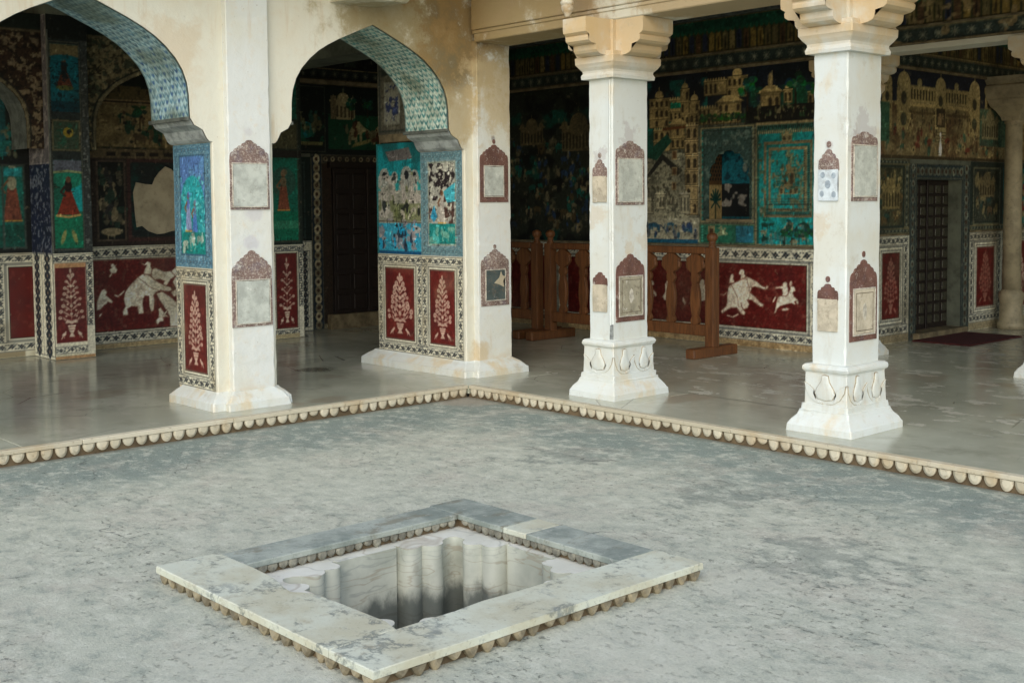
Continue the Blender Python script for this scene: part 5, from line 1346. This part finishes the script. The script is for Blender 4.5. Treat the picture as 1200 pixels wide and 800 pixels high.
cv = Cv(E0, 1.18, E1, 2.20, .009, (.20, .17, .15))
cv.rect(-1.10, 1.25, -.82, 2.06, (.09, .11, .10)); crowd(cv, -1.08, 1.3, -.84, 2.0, 44, .10, [(.50, .46, .36), (.16, .24, .20), (.34, .32, .26), (.20, .20, .20)], .4); cv.ell(-.96, 1.33, .12, .04, (.52, .48, .38)); cv.frame(-1.12, 1.23, -.80, 2.08, .02, (.30, .26, .22))
cv.rect(-.74, 1.27, .1, 2.06, (.12, .15, .15)); cv.frame(-.78, 1.22, .14, 2.10, .035, (.26, .18, .17)); cv.mottle(.1, (.10, .24, .22), .5, .7, .8, (-.74, 1.3, .1, 2.05))
cv.rect(E0, 2.10, E1, 2.20, (.36, .32, .24))
for k in range(12): cv.rect(-1.0 + k * .16, 2.125, -.90 + k * .16, 2.165, (.14, .12, .10))
grimy(cv, .35); panel('mural', cv, '+x', BW, lw)
prism('bare_plaster', PATCH[0], '+x', BW, .002, .010, PATCHM, lw, .003)
cv = Cv(E0, 2.20, E1, 3.40, .009, (.12, .14, .11))
cv.rect(E0, 2.22, E1, 2.66, (.46, .41, .29)); cv.mottle(.10, (.34, .30, .20), .5, .68, .8, (E0, 2.2, E1, 2.66)); crowd(cv, -1.0, 2.26, .3, 2.55, 60, .12, [(.56, .50, .36), (.46, .40, .28), (.10, .24, .18), (.30, .25, .18)], .5)
for k in range(5): tree(cv, -.62 + k * .24, 2.42, .26, (.09, .24, .16))
cv.rect(E0, 2.66, E1, 2.72, (.44, .38, .27)); cv.rect(E0, 2.685, E1, 2.70, (.16, .13, .10)); cv.rect(E0, 2.72, E1, 2.86, (.32, .28, .18)); windows(cv, E0, 2.74, E1, 2.84, 30); cv.rect(-.6, 2.84, E1, 3.0, (.07, .09, .09))
grimy(cv, .4); panel('mural', cv, '+x', BW, lw)
# arched screens between the pilasters
def screen(y0, y1, half, plane, bg, fleck, lw_):
    c = (y0 + y1) / 2
    cv = Cv(y0, 2.16, y1, 3.46, .01, bg)
    cv.mottle(.045, fleck, .50, .62, .85); cv.mottle(.03, tuple(x * .4 for x in bg), .55, .66, .8)
    P = [(half, 2.16)] + [(d * half / .77, z + .05) for d, z in PROFILE[7:]]
    dd = np.array([p[0] for p in P])[::-1]; zz = np.array([p[1] for p in P])[::-1]
    def ins(U, V): return V < np.interp(np.abs(U - c), dd, zz, right=0)
    for s in (-1, 1): cv.line([(c + s * (d + .015), z + .012) for d, z in P], .028, (.40, .38, .30))
    for s in (-1, 1): cv.line([(c + s * (d + .04), z + .03) for d, z in P], .012, (.10, .12, .12))
    cv.rect(y0, 3.30, y1, 3.46, (.10, .14, .12)); cv.rect(y0, 3.28, y1, 3.30, (.36, .33, .25))
    cv.cut(ins); grimy(cv, .35)
    panel('arch_screen', cv, '+x', plane, lw)
    v = []; f = []
    pts = [(c - d, z) for d, z in P] + [(c + d, z) for d, z in P[::-1]][1:]
    for y, z in pts: v += [(plane, y, z), (BW, y, z)]
    for i in range(len(pts) - 1): f.append((2 * i, 2 * i + 1, 2 * i + 3, 2 * i + 2))
    obj('arch_soffit', v, f, MOULD_DK, lw)
screen(E0, E1, .83, PF - .12, (.44, .41, .31), (.22, .25, .20), lw)
screen(-4.0, -1.80, .93, PF - .12, (.20, .15, .11), (.46, .42, .34), lw)
# bay at the far left
cv = Cv(-4.0, H, -1.80, 1.14, .01, CREAM); cv.rect(-4, H, -1.9, .16, (.56, .52, .42)); dado(cv, -2.17, .16, -1.60, 1.13, .09, False); dado(cv, -3.3, .16, -2.19, 1.13, .09); cv.mottle(.4, (.4, .36, .28), .5, .8, .5); panel('dado', cv, '+x', BW, lw, PAINT_GLOSS)
cv = Cv(-4.0, 1.14, -1.80, 3.40, .01, (.09, .11, .11))
cv.rect(-2.30, 1.20, -1.86, 2.0, (.12, .40, .36)); figure(cv, -1.98, 1.45, .55, (.48, .28, .22), veil=(.55, .55, .46)); cv.rect(-2.3, 1.2, -1.86, 1.42, (.08, .30, .26)); cv.rect(-2.06, 1.90, -1.88, 1.98, (.16, .58, .60)); cv.frame(-2.08, 1.18, -1.85, 2.02, .02, (.24, .28, .26)); cv.rect(-2.25, 2.1, -2.02, 2.8, (.10, .34, .36))
crowd(cv, -2.1, 2.1, -1.85, 2.5, 16, .08, [(.4, .42, .34), (.12, .4, .38)], .4); grimy(cv, .5); panel('mural', cv, '+x', BW, lw)
# pilasters
def pil(y0, y1):
    return box('pilaster', BW, PF, y0, y1, H, CEILZ - .016, WALLBODY, lw, 0)
a = pil(-1.80, -1.40)
cv = Cv(-1.80, H, -1.40, 1.14, .008, CREAM)
vine(cv, -1.80, 1.045, -1.40, 1.13, unit=.085); vine(cv, -1.475, .42, -1.40, 1.045, unit=.075); vine(cv, -1.80, .155, -1.47, .225, unit=.10); cv.rect(-1.475, H, -1.40, .42, (.72, .71, .64)); cv.rect(-1.80, H + .02, -1.475, .15, (.70, .69, .60))
redpanel(cv, -1.785, .262, -1.480, 1.035, True, False); cv.rect(-1.785, 1.0, -1.48, 1.045, (.66, .52, .38)); cv.rect(-1.93, H, -1.40, H + .03, (.62, .50, .36)); cv.grain(.25)
panel('dado', cv, '+x', PF, a, PAINT_GLOSS)
cv = Cv(-1.80, 1.14, -1.40, 3.45, .008, (.15, .18, .18))
cv.rect(-1.77, 1.19, -1.49, 2.05, (.10, .36, .30)); cv.rect(-1.60, 1.55, -1.49, 1.83, (.09, .55, .56)); cv.rect(-1.77, 1.19, -1.49, 1.52, (.08, .42, .32)); cv.ell(-1.63, 1.86, .14, .09, (.12, .46, .38)); cv.rect(-1.77, 1.93, -1.49, 2.05, (.34, .36, .40)); cv.line([(-1.77, 1.93), (-1.63, 1.945), (-1.49, 1.93)], .02, (.50, .55, .40))
cv.poly([(-1.745, 1.515), (-1.515, 1.515), (-1.60, 1.76), (-1.655, 1.76)], (.44, .19, .13)); cv.line([(-1.745, 1.51), (-1.63, 1.495), (-1.515, 1.515)], .022, (.62, .54, .34)); cv.ell(-1.63, 1.80, .04, .06, (.12, .10, .10)); cv.ell(-1.625, 1.86, .026, .032, (.36, .26, .2)); cv.line([(-1.66, 1.80), (-1.70, 1.74), (-1.66, 1.70)], .02, (.20, .14, .12))
for s in (-1, 1): cv.ell(-1.63 + s * .055, 1.30, .020, .075, (.48, .50, .32), 1, s * .3)
cv.rect(-1.77, 2.14, -1.49, 2.44, (.22, .27, .22)); cv.frame(-1.77, 2.14, -1.49, 2.44, .014, (.36, .34, .26)); cv.ell(-1.61, 2.32, .05, .05, (.52, .46, .18)); cv.ell(-1.60, 2.325, .026, .026, (.10, .10, .09)); cv.mottle(.03, (.14, .34, .27), .55, .66, .7, (-1.74, 2.17, -1.52, 2.41))
cv.rect(-1.77, 2.52, -1.49, 3.17, (.07, .34, .38)); cv.rect(-1.77, 3.05, -1.49, 3.17, (.40, .37, .27)); cv.ell(-1.63, 3.04, .13, .03, (.07, .34, .38)); cv.poly([(-1.715, 2.76), (-1.55, 2.76), (-1.61, 2.92), (-1.655, 2.92)], (.32, .19, .14)); cv.ell(-1.635, 2.95, .03, .06, (.14, .13, .12)); cv.ell(-1.635, 3.0, .022, .03, (.30, .24, .2)); cv.ell(-1.63, 2.75, .085, .025, (.34, .36, .20)); cv.rect(-1.77, 2.52, -1.49, 2.62, (.05, .22, .26)); cv.mottle(.03, (.04, .14, .17), .6, .7, .8, (-1.77, 2.52, -1.49, 3.0))
cv.frame(-1.785, 1.17, -1.475, 3.2, .012, (.30, .31, .28)); cv.rect(-1.47, 1.14, -1.40, 3.45, (.22, .24, .24)); cv.mottle(.025, (.40, .42, .40), .6, .7, .8, (-1.47, 1.14, -1.4, 3.4))
cv.rect(-1.80, 3.22, -1.40, 3.45, (.10, .12, .11)); grimy(cv, .3)
panel('mural', cv, '+x', PF, a, label='tall panels of standing ladies on teal ground')
frame_box('moulding', '+x', PF, -1.80, -1.785, 1.14, 3.3, 0, .012, MOULD_DK, a); frame_box('moulding', '+x', PF, -1.935, -1.795, H, 3.45, 0, .035, MOULD_DK, a) if False else None
cv = Cv(BW + .01, H, PF, 3.45, .01, CREAM)
vine(cv, BW + .25, H + .03, PF, 1.13, unit=.085); vine(cv, BW, H + .03, BW + .25, 1.13, unit=.085)
cv.rect(BW, 1.14, PF, 2.02, (.12, .15, .22)); cv.mottle(.03, (.40, .42, .45), .58, .68, .8, (BW, 1.14, PF, 2.02)); cv.rect(BW, 2.02, PF, 3.45, (.34, .33, .33)); cv.mottle(.05, (.50, .48, .46), .55, .66, .8, (BW, 2.02, PF, 3.45)); cv.grain(.3)
panel('cheek_painting', cv, '-y', -1.80, a)
a = pil(.51, 1.04)
cv = Cv(.51, H, 1.04, 1.15, .008, CREAM); dado(cv, .60, .13, 1.04, 1.14, .06, True, .03, 6); cv.rect(.51, H, 1.04, .15, (.62, .58, .46)); cv.rect(.98, H, 1.04, .45, (.74, .73, .66)); cv.grain(.25)
panel('dado', cv, '+x', PF, a, PAINT_GLOSS)
cv = Cv(.51, 1.15, 1.04, 3.45, .008, (.14, .18, .16))
cv.rect(.60, 1.20, .985, 2.12, (.10, .38, .32)); cv.rect(.60, 1.20, .985, 1.52, (.06, .40, .31)); cv.rect(.60, 1.33, .985, 1.42, (.20, .46, .36)); cv.ell(.80, 1.85, .16, .17, (.18, .32, .28)); figure(cv, .80, 1.53, .46, (.44, .27, .20), veil=(.40, .36, .28)); cv.rect(.51, 2.12, 1.04, 2.2, (.14, .13, .12))
cv.rect(.60, 2.22, .985, 2.5, (.30, .30, .22)); cv.rect(.60, 2.55, .985, 3.0, (.08, .36, .30)); cv.frame(.585, 1.18, 1.0, 3.02, .014, (.24, .26, .22)); grimy(cv, .4)
panel('mural', cv, '+x', PF, a)
prism('floor_plaster', [(1.04, H - .01), (1.30, H - .01), (1.22, H + .16), (1.12, H + .22), (1.04, H + .24)], '+x', BW, .003, .05, PATCHM, lw, .006)
# bay with the double door
G0, G1 = 1.04, 3.74
DL0, DL1, DLZ = 1.79, 2.78, 2.03
cv = Cv(G0, H, 1.50, 1.165, .009, CREAM); vine(cv, 1.04, H, 1.50, 1.16); vine(cv, 1.33, .14, 1.47, 1.05, unit=.07); redpanel(cv, 1.10, .30, 1.22, .95, False); cv.grain(.3); panel('dado', cv, '+x', BW, lw, PAINT_GLOSS)
cv = Cv(G0, 1.17, 1.50, 2.16, .009, (.10, .16, .15)); cv.rect(1.08, 1.24, 1.36, 2.08, (.13, .30, .22)); figure(cv, 1.2, 1.4, .5, (.34, .32, .22)); cv.rect(1.08, 1.75, 1.36, 2.08, (.12, .16, .28)); cv.frame(1.06, 1.2, 1.42, 2.1, .02, (.2, .26, .24)); grimy(cv, .4); panel('mural', cv, '+x', BW, lw)
cv = Cv(1.50, H, 3.06, 2.20, .009, (.16, .2, .22)); dotted(cv, 1.505, H, 1.66, 2.19, (.13, .18, .22), (.66, .62, .50), .105); dotted(cv, 2.90, H, 3.05, 2.19, (.14, .19, .24), (.5, .48, .4), .105); dotted(cv, 1.66, DLZ + .06, 2.90, 2.19, (.20, .19, .17), (.60, .57, .46), .105)
cv.rect(1.66, H, DL0, DLZ + .06, (.20, .16, .12)); cv.rect(DL1, H, 2.90, DLZ + .06, (.20, .16, .12)); cv.rect(1.66, H, DL1, .16, (.5, .47, .38)); grimy(cv, .4); panel('door_surround', cv, '+x', BW, lw)
ld = box('door', BW + .004, BW + .045, DL0, DL1, .28, DLZ, DOORWOOD, lw, .004)
box('door_stone', BW + .004, BW + .10, 1.70, 2.95, H - .01, .272, TANMOULD, lw, .006)
for i in range(4):
    for j in range(7):
        y = DL0 + .03 + i * .24; z = .32 + j * .243
        box('door_panel', BW + .046, BW + .062, y, y + .19, z, z + .19, DOORWOOD, ld, .010)
box('door_meeting_rail', BW + .046, BW + .075, (DL0 + DL1) / 2 - .02, (DL0 + DL1) / 2 + .02, .28, DLZ, DOORWOOD, ld, .004)
box('door_lintel', BW + .004, BW + .07, DL0 - .06, DL1 + .06, DLZ + .002, DLZ + .075, DOORWOOD, lw, .004)
cv = Cv(G0, 2.20, G1, 3.04, .009, (.07, .11, .11))
cv.rect(1.08, 2.26, 1.70, 2.98, (.08, .12, .10)); cv.rect(1.12, 2.30, 1.68, 2.34, (.42, .42, .28)); cv.ell(1.40, 2.48, .18, .10, (.10, .42, .44)); cv.mottle(.08, (.12, .34, .26), .55, .66, .8, (1.1, 2.34, 1.7, 2.7)); crowd(cv, 1.15, 2.45, 1.65, 2.66, 14, .10, [(.36, .36, .26), (.16, .3, .26)], .3)
cv.frame(1.06, 2.22, 1.72, 3.0, .014, (.24, .26, .22)); cv.rect(1.76, 2.26, 3.7, 2.98, (.08, .13, .11)); cv.rect(1.76, 2.26, 3.7, 2.68, (.09, .28, .20))
pavilion(cv, 1.98, 2.62, .34, .34, (.58, .54, .41)); cv.rect(1.80, 2.62, 1.88, 2.9, (.44, .40, .3))
for u, s in ((2.20, .9), (2.55, .8), (2.95, 1.0)):
    for p in ELE_L[:1]: cv.poly([(u + (y + .6) * s * .62, 2.46 + (z - .65) * s * .75) for y, z in p], (.54, .52, .39))
for k in range(5): cv.ell(2.15 + k * .05, 2.32 + .012 * k, .06, .018, (.48, .46, .30), 1, .5)
for k in range(6): tree(cv, 2.1 + k * .24, 2.62, .26, (.09, .26, .19)); cv.ell(2.42, 2.44, .07, .06, (.36, .35, .26), .8)
crowd(cv, 2.0, 2.36, 3.4, 2.6, 26, .08, [(.42, .40, .30), (.12, .36, .28), (.30, .20, .14)], .3); grimy(cv, .4); panel('mural', cv, '+x', BW, lw)
frame_box('ledge', '+x', BW, G0, G1, 3.02, 3.07, 0, .10, TANMOULD, lw)
cv = Cv(G0, 3.07, G1, 3.58, .011, DARK); starborder(cv, G0, 3.08, G1, 3.22, (.13, .16, .15), (.40, .40, .33)); cv.mottle(.08, (.2, .24, .2), .55, .7, .8, (G0, 3.25, G1, 3.58)); grimy(cv, .5); panel('frieze', cv, '+x', BW, lw)
# transverse arch wall from the corner pier back to the pilaster
tw = thing('transverse_beam', (-2.9, .7, 2.9), 'dark painted cross beam between the corner pier and the back wall of the left gallery', 'beam')
box('beam_body', PF, -1.04, .45, .84, 3.06, CEILZ - .018, WALLBODY, tw, 0)
loft('beam_bracket', (-1.69, -1.05, .47, .80), [(2.20, -.02), (2.55, .0), (2.80, .01), (3.058, .012)], MOULD_DK, tw) if False else None
box('bracket_block', -1.70, -1.035, .36, .84, 2.165, 3.058, TANMOULD, tw, .006)
cv = Cv(-1.70, 2.24, -1.04, 3.05, .009, (.36, .35, .30)); cv.frame(-1.68, 2.26, -1.06, 3.03, .02, (.22, .24, .22)); cv.rect(-1.60, 2.33, -1.36, 2.72, (.50, .50, .45)); cv.mottle(.04, (.16, .20, .34), .5, .62, .9, (-1.58, 2.36, -1.38, 2.70)); cv.ell(-1.20, 2.55, .07, .16, (.10, .12, .12)); cv.rect(-1.65, 2.78, -1.08, 3.0, (.20, .22, .20)); cv.rect(-1.65, 2.84, -1.35, 2.92, (.30, .31, .30)); grimy(cv, .4)
panel('mural', cv, '-y', .36, tw)

# ------------------------------------------------------------------ painted jambs and arch soffits of the arcade
def blueframe(cv, u0, v0, u1, v1, bw=.055, bg=(.42, .54, .58), vb=(.46, .57, .60), vi=(.26, .40, .48)):
    cv.rect(u0, v0, u1, v1, bg); cv.mottle(.05, (.34, .47, .52), .5, .68, .8, (u0, v0, u1, v1))
    for q in ((u0 + .01, v0 + .01, u1 - .01, v0 + .075), (u0 + .01, v1 - .075, u1 - .01, v1 - .01)):
        vine(cv, *q, bg=vb, ink=vi, unit=.05, edge=.006)
    for q in ((u0 + .01, v0 + .08, u0 + bw, v1 - .08), (u1 - bw, v0 + .08, u1 - .01, v1 - .08)):
        vine(cv, *q, bg=vb, ink=vi, unit=.05, edge=.006)
for (jy, u0, u1, kind) in ((PIERS[1][0], AW0, AW1 - .03, 0), (PIERS[2][0], AW0, AW1 - .03, 1), (PIERS[2][0], -1.70, AW0, 2)):
    cv = Cv(u0, H + .125, u1, 1.13, .007, CREAM); dado(cv, u0, H + .13, u1, 1.125, .078, True, .045, 9, (.68, .58, .52)); cv.mottle(.3, (.58, .53, .42), .55, .8, .4); cv.grain(.2)
    panel('dado', cv, '-y', jy, arc_t, PAINT_GLOSS, d=.004)
    cv = Cv(u0, 1.135, u1, 2.055 if kind < 2 else 2.155, .007, (.4, .5, .54))
    if kind == 0:
        blueframe(cv, u0, 1.135, u1, 2.055, .075)
        a, b, c0, d = u0 + .105, u1 - .10, 1.235, 1.965
        cv.rect(a, c0, b, d, (.32, .44, .62)); cv.mottle(.08, (.36, .52, .66), .5, .7, .8, (a, c0, b, d)); cv.ell((a + b) / 2, 1.62, (b - a) * .48, .20, (.18, .56, .58)); cv.rect(a, c0, b, 1.62, (.18, .52, .55)); cv.mottle(.03, (.34, .68, .68), .56, .66, .9, (a, 1.38, b, 1.82))
        figure(cv, a + .12, 1.40, .30, (.50, .54, .66), veil=(.32, .40, .60)); figure(cv, a + .22, 1.38, .26, (.30, .44, .66), veil=(.4, .5, .6)); cv.rect(a, c0, b, 1.40, (.10, .46, .44)); crowd(cv, a + .02, c0 + .02, b - .02, 1.36, 12, .06, [(.62, .66, .60), (.46, .56, .52)], 0); cv.frame(a - .012, c0 - .012, b + .012, d + .012, .012, (.22, .34, .42))
    elif kind == 1:
        blueframe(cv, u0, 1.135, u1, 2.055, .085, (.44, .51, .52), (.47, .55, .55), (.30, .42, .45))
        a, b, c0, d = u0 + .115, u1 - .10, 1.24, 1.955
        cv.rect(a, c0, b, d, (.56, .56, .52)); cv.mottle(.07, (.14, .11, .12), .44, .52, .95, (a, 1.62, b, d)); cv.mottle(.03, (.66, .66, .60), .56, .64, .9, (a, 1.45, b, d)); cv.mottle(.05, (.26, .18, .16), .52, .60, .9, (a, 1.42, b, 1.68)); cv.rect(a, c0, b, 1.42, (.12, .46, .44)); cv.poly([(a + .20, 1.70), (b, 1.78), (b, 1.62), (a + .26, 1.60)], (.26, .58, .62)); cv.poly([(a + .02, 1.48), (a + .07, 1.58), (a + .12, 1.48), (a + .07, 1.43)], (.20, .50, .60)); figure(cv, (a + b) / 2, 1.42, .30, (.60, .58, .54)); crowd(cv, a + .03, c0 + .03, b - .03, 1.38, 10, .07, [(.40, .58, .52), (.3, .62, .6)], 0); cv.frame(a - .012, c0 - .012, b + .012, d + .012, .012, (.52, .54, .48))
    else:
        a, b = u0, u1
        cv.rect(a, 1.135, b, 2.155, (.10, .48, .50)); cv.rect(a, 1.135, b, 1.90, (.50, .50, .45)); cv.mottle(.12, (.10, .50, .50), .52, .60, .9, (a, 1.72, b, 1.95)); cv.rect(a, 1.82, b, 2.155, (.09, .48, .50)); cv.mottle(.2, (.08, .30, .30), .5, .7, .7, (a, 1.9, b, 2.155)); cv.poly([(a + .14, 2.08), (a + .50, 2.11), (a + .55, 2.0), (a + .20, 1.99)], (.36, .35, .34))
        for u, r in ((a + .12, .08), (a + .28, .05), (a + .46, .09), (a + .58, .06)): cv.ell(u, 1.84, r, r * 1.1, (.50, .51, .48)); cv.ell(u, 1.86, r * .4, r * .45, (.12, .13, .14))
        cv.mottle(.06, (.62, .60, .56), .52, .62, .8, (a, 1.46, b, 1.86)); crowd(cv, a + .04, 1.48, b - .04, 1.84, 52, .085, [(.58, .56, .52), (.48, .48, .44), (.16, .18, .18), (.40, .42, .30), (.62, .60, .56)], .45)
        cv.rect(a + .25, 1.44, b, 1.60, (.34, .37, .22), .6); crowd(cv, a + .3, 1.48, b - .03, 1.58, 9, .07, [(.60, .58, .52), (.14, .15, .14)], .6)
        cv.rect(a, 1.16, b, 1.42, (.20, .52, .60)); cv.mottle(.07, (.48, .47, .48), .48, .56, .9, (a, 1.18, b, 1.46)); crowd(cv, a + .04, 1.20, b - .04, 1.38, 22, .09, [(.52, .50, .50), (.14, .20, .26), (.58, .56, .54), (.10, .56, .70)], .5); cv.line([(a, 1.44), (b, 1.425)], .008, (.26, .24, .2)); cv.rect(a, 1.135, b, 1.165, (.10, .30, .42)); cv.rect(a, 1.135, a + .025, 2.155, (.16, .40, .40))
    cv.detail(420, (u0 + .09, 1.2, u1 - .07, cv.v1 - .09), .011, .6, 1.3); cv.grain(.3)
    panel('jamb_painting', cv, '-y', jy, arc_t, d=.004)
# soffits: leaf scales on pale ground, turning bluer to the left
def soffit(c, blue):
    P = np.array([(c - d, z) for d, z in PROFILE[7:]] + [(c + d, z) for d, z in PROFILE[7:][::-1]][1:])
    S = np.concatenate([[0], np.cumsum(np.hypot(*np.diff(P, axis=0).T))])
    cv = Cv(0, 0, S[-1], AW1 - AW0 - .012, .0085, (.70, .74, .69) if not blue else (.60, .69, .70))
    leaf = (.16, .42, .43) if not blue else (.27, .43, .51)
    n = int(S[-1] / .052)
    for i in range(n):
        s = (i + .5) * .052
        t = abs(s - S[-1] / 2) / (S[-1] / 2)
        for j in range(10):
            w = .03 + j * .061 + (.030 if i % 2 else 0)
            if w > cv.v1 - .01: continue
            k = rnd.uniform(.75, 1.15)
            col = tuple(x * k for x in leaf)
            sg = 1 if s > S[-1] / 2 else -1
            w += rnd.uniform(-.006, .006); s_ = s + rnd.uniform(-.006, .006); al = rnd.uniform(.5, 1)
            cv.ell(s_, w - .012, .021, .0085, col, al, .55 * sg); cv.ell(s_, w + .012, .021, .0085, col, al, -.55 * sg)
            if blue and t > .55 and (i + j) % 3 == 0: cv.ell(s, w, .014, .014, (.24, .36, .56), .8)
    cv.rect(0, 0, S[-1], .014, (.30, .38, .38)); cv.rect(0, cv.v1 - .014, S[-1], cv.v1, (.30, .38, .38))
    cv.mottle(.25, (.34, .36, .28), .48, .75, .45); cv.grain(.3)
    def mp(U, V):
        y = np.interp(U, S, P[:, 0]); z = np.interp(U, S, P[:, 1])
        return np.stack([AW0 + .004 + V, y + (c - y) * .004, z - .003], -1)
    o = panel('arch_soffit', cv, None, 0, arc_t, mapfn=mp)
    me = o.data; me.flip_normals() if me.polygons[len(me.polygons) // 2].normal.z > 0 else None
soffit(ARCH_C[0], True); soffit(ARCH_C[1], False)

# ------------------------------------------------------------------ wooden railing in front of the mural
RY = 2.87
BAL = [(.046, .395), (.075, .405), (.088, .43), (.070, .455), (.048, .475), (.070, .52), (.090, .58), (.096, .64), (.086, .71), (.060, .77), (.048, .795), (.062, .81), (.082, .83), (.088, .855), (.074, .88), (.055, .895), (.066, .91), (.100, .93), (.125, .955), (.131, .99), (.118, 1.01), (.126, 1.035), (.098, 1.055), (.060, 1.075), (.045, 1.092)]
BAL = [(w * (.64 if z < .905 else .92), z) for w, z in BAL]
def baluster_mesh():
    pts = [(w, z) for w, z in BAL] + [(-w, z) for w, z in BAL[::-1]]
    bm = bmesh.new()
    n = len(BAL)
    def ring(y, k): return [bm.verts.new((w * k, y, z)) for w, z in BAL], [bm.verts.new((-w * k, y, z)) for w, z in BAL]
    L = []
    for y, k in ((.022, .90), (.012, 1), (-.012, 1), (-.022, .90)): L.append(ring(y, k))
    for a, b in zip(L[:-1], L[1:]):
        for s in (0, 1):
            for i in range(n - 1): bm.faces.new((a[s][i], a[s][i + 1], b[s][i + 1], b[s][i]))
    for r in (L[0], L[-1]):
        for i in range(n - 1): bm.faces.new((r[0][i], r[0][i + 1], r[1][i + 1], r[1][i]))
    bmesh.ops.recalc_face_normals(bm, faces=bm.faces)
    me = bpy.data.meshes.new('baluster'); bm.to_mesh(me); bm.free(); me.materials.append(WOOD); return me
BM_ = baluster_mesh()
def railing(x0, x1, label, posts):
    t = thing('wooden_railing', ((x0 + x1) / 2, RY, H), label, 'railing', 'wooden railings before the mural wall')
    b = base_of(t)
    box('top_rail', x0, x1, RY - .045, RY + .045, 1.088, 1.158, WOOD, t, .008)
    box('bottom_rail', x0, x1, RY - .035, RY + .035, .29, .398, WOOD, t, .006)
    n = int((x1 - x0) / .268)
    st = (x1 - x0) / n
    for k in range(n):
        o = bpy.data.objects.new('baluster', BM_); COL.objects.link(o); o.parent = t
        o.location = Vector((x0 + (k + .5) * st, RY + random.uniform(-.003, .003), 0)) - b
    for px in posts:
        p = box('post', px - .050, px + .050, RY - .050, RY + .050, H + .09, 1.15, WOOD, t, .008, 2)
        lathe('post_finial', (px, RY), [(.044, 1.148), (.038, 1.165), (.030, 1.175), (.027, 1.185), (.036, 1.192), (.037, 1.20), (.028, 1.207), (.040, 1.218), (.051, 1.236), (.054, 1.256), (.048, 1.276), (.032, 1.290), (.010, 1.297)], WOOD, p)
        box('foot', px - .056, px + .056, RY - .34, RY + .34, H - .004, H + .095, WOOD, t, .012)
    return t
railing(-1.930, .212, 'brown wooden railing with cut-out balusters, ending in a ball-topped post beside the middle pillar', (-1.98, .262))
railing(-4.2, -2.262, 'dark wooden railing deep in the shade, between the corner pier and the brown railing', (-2.195,))
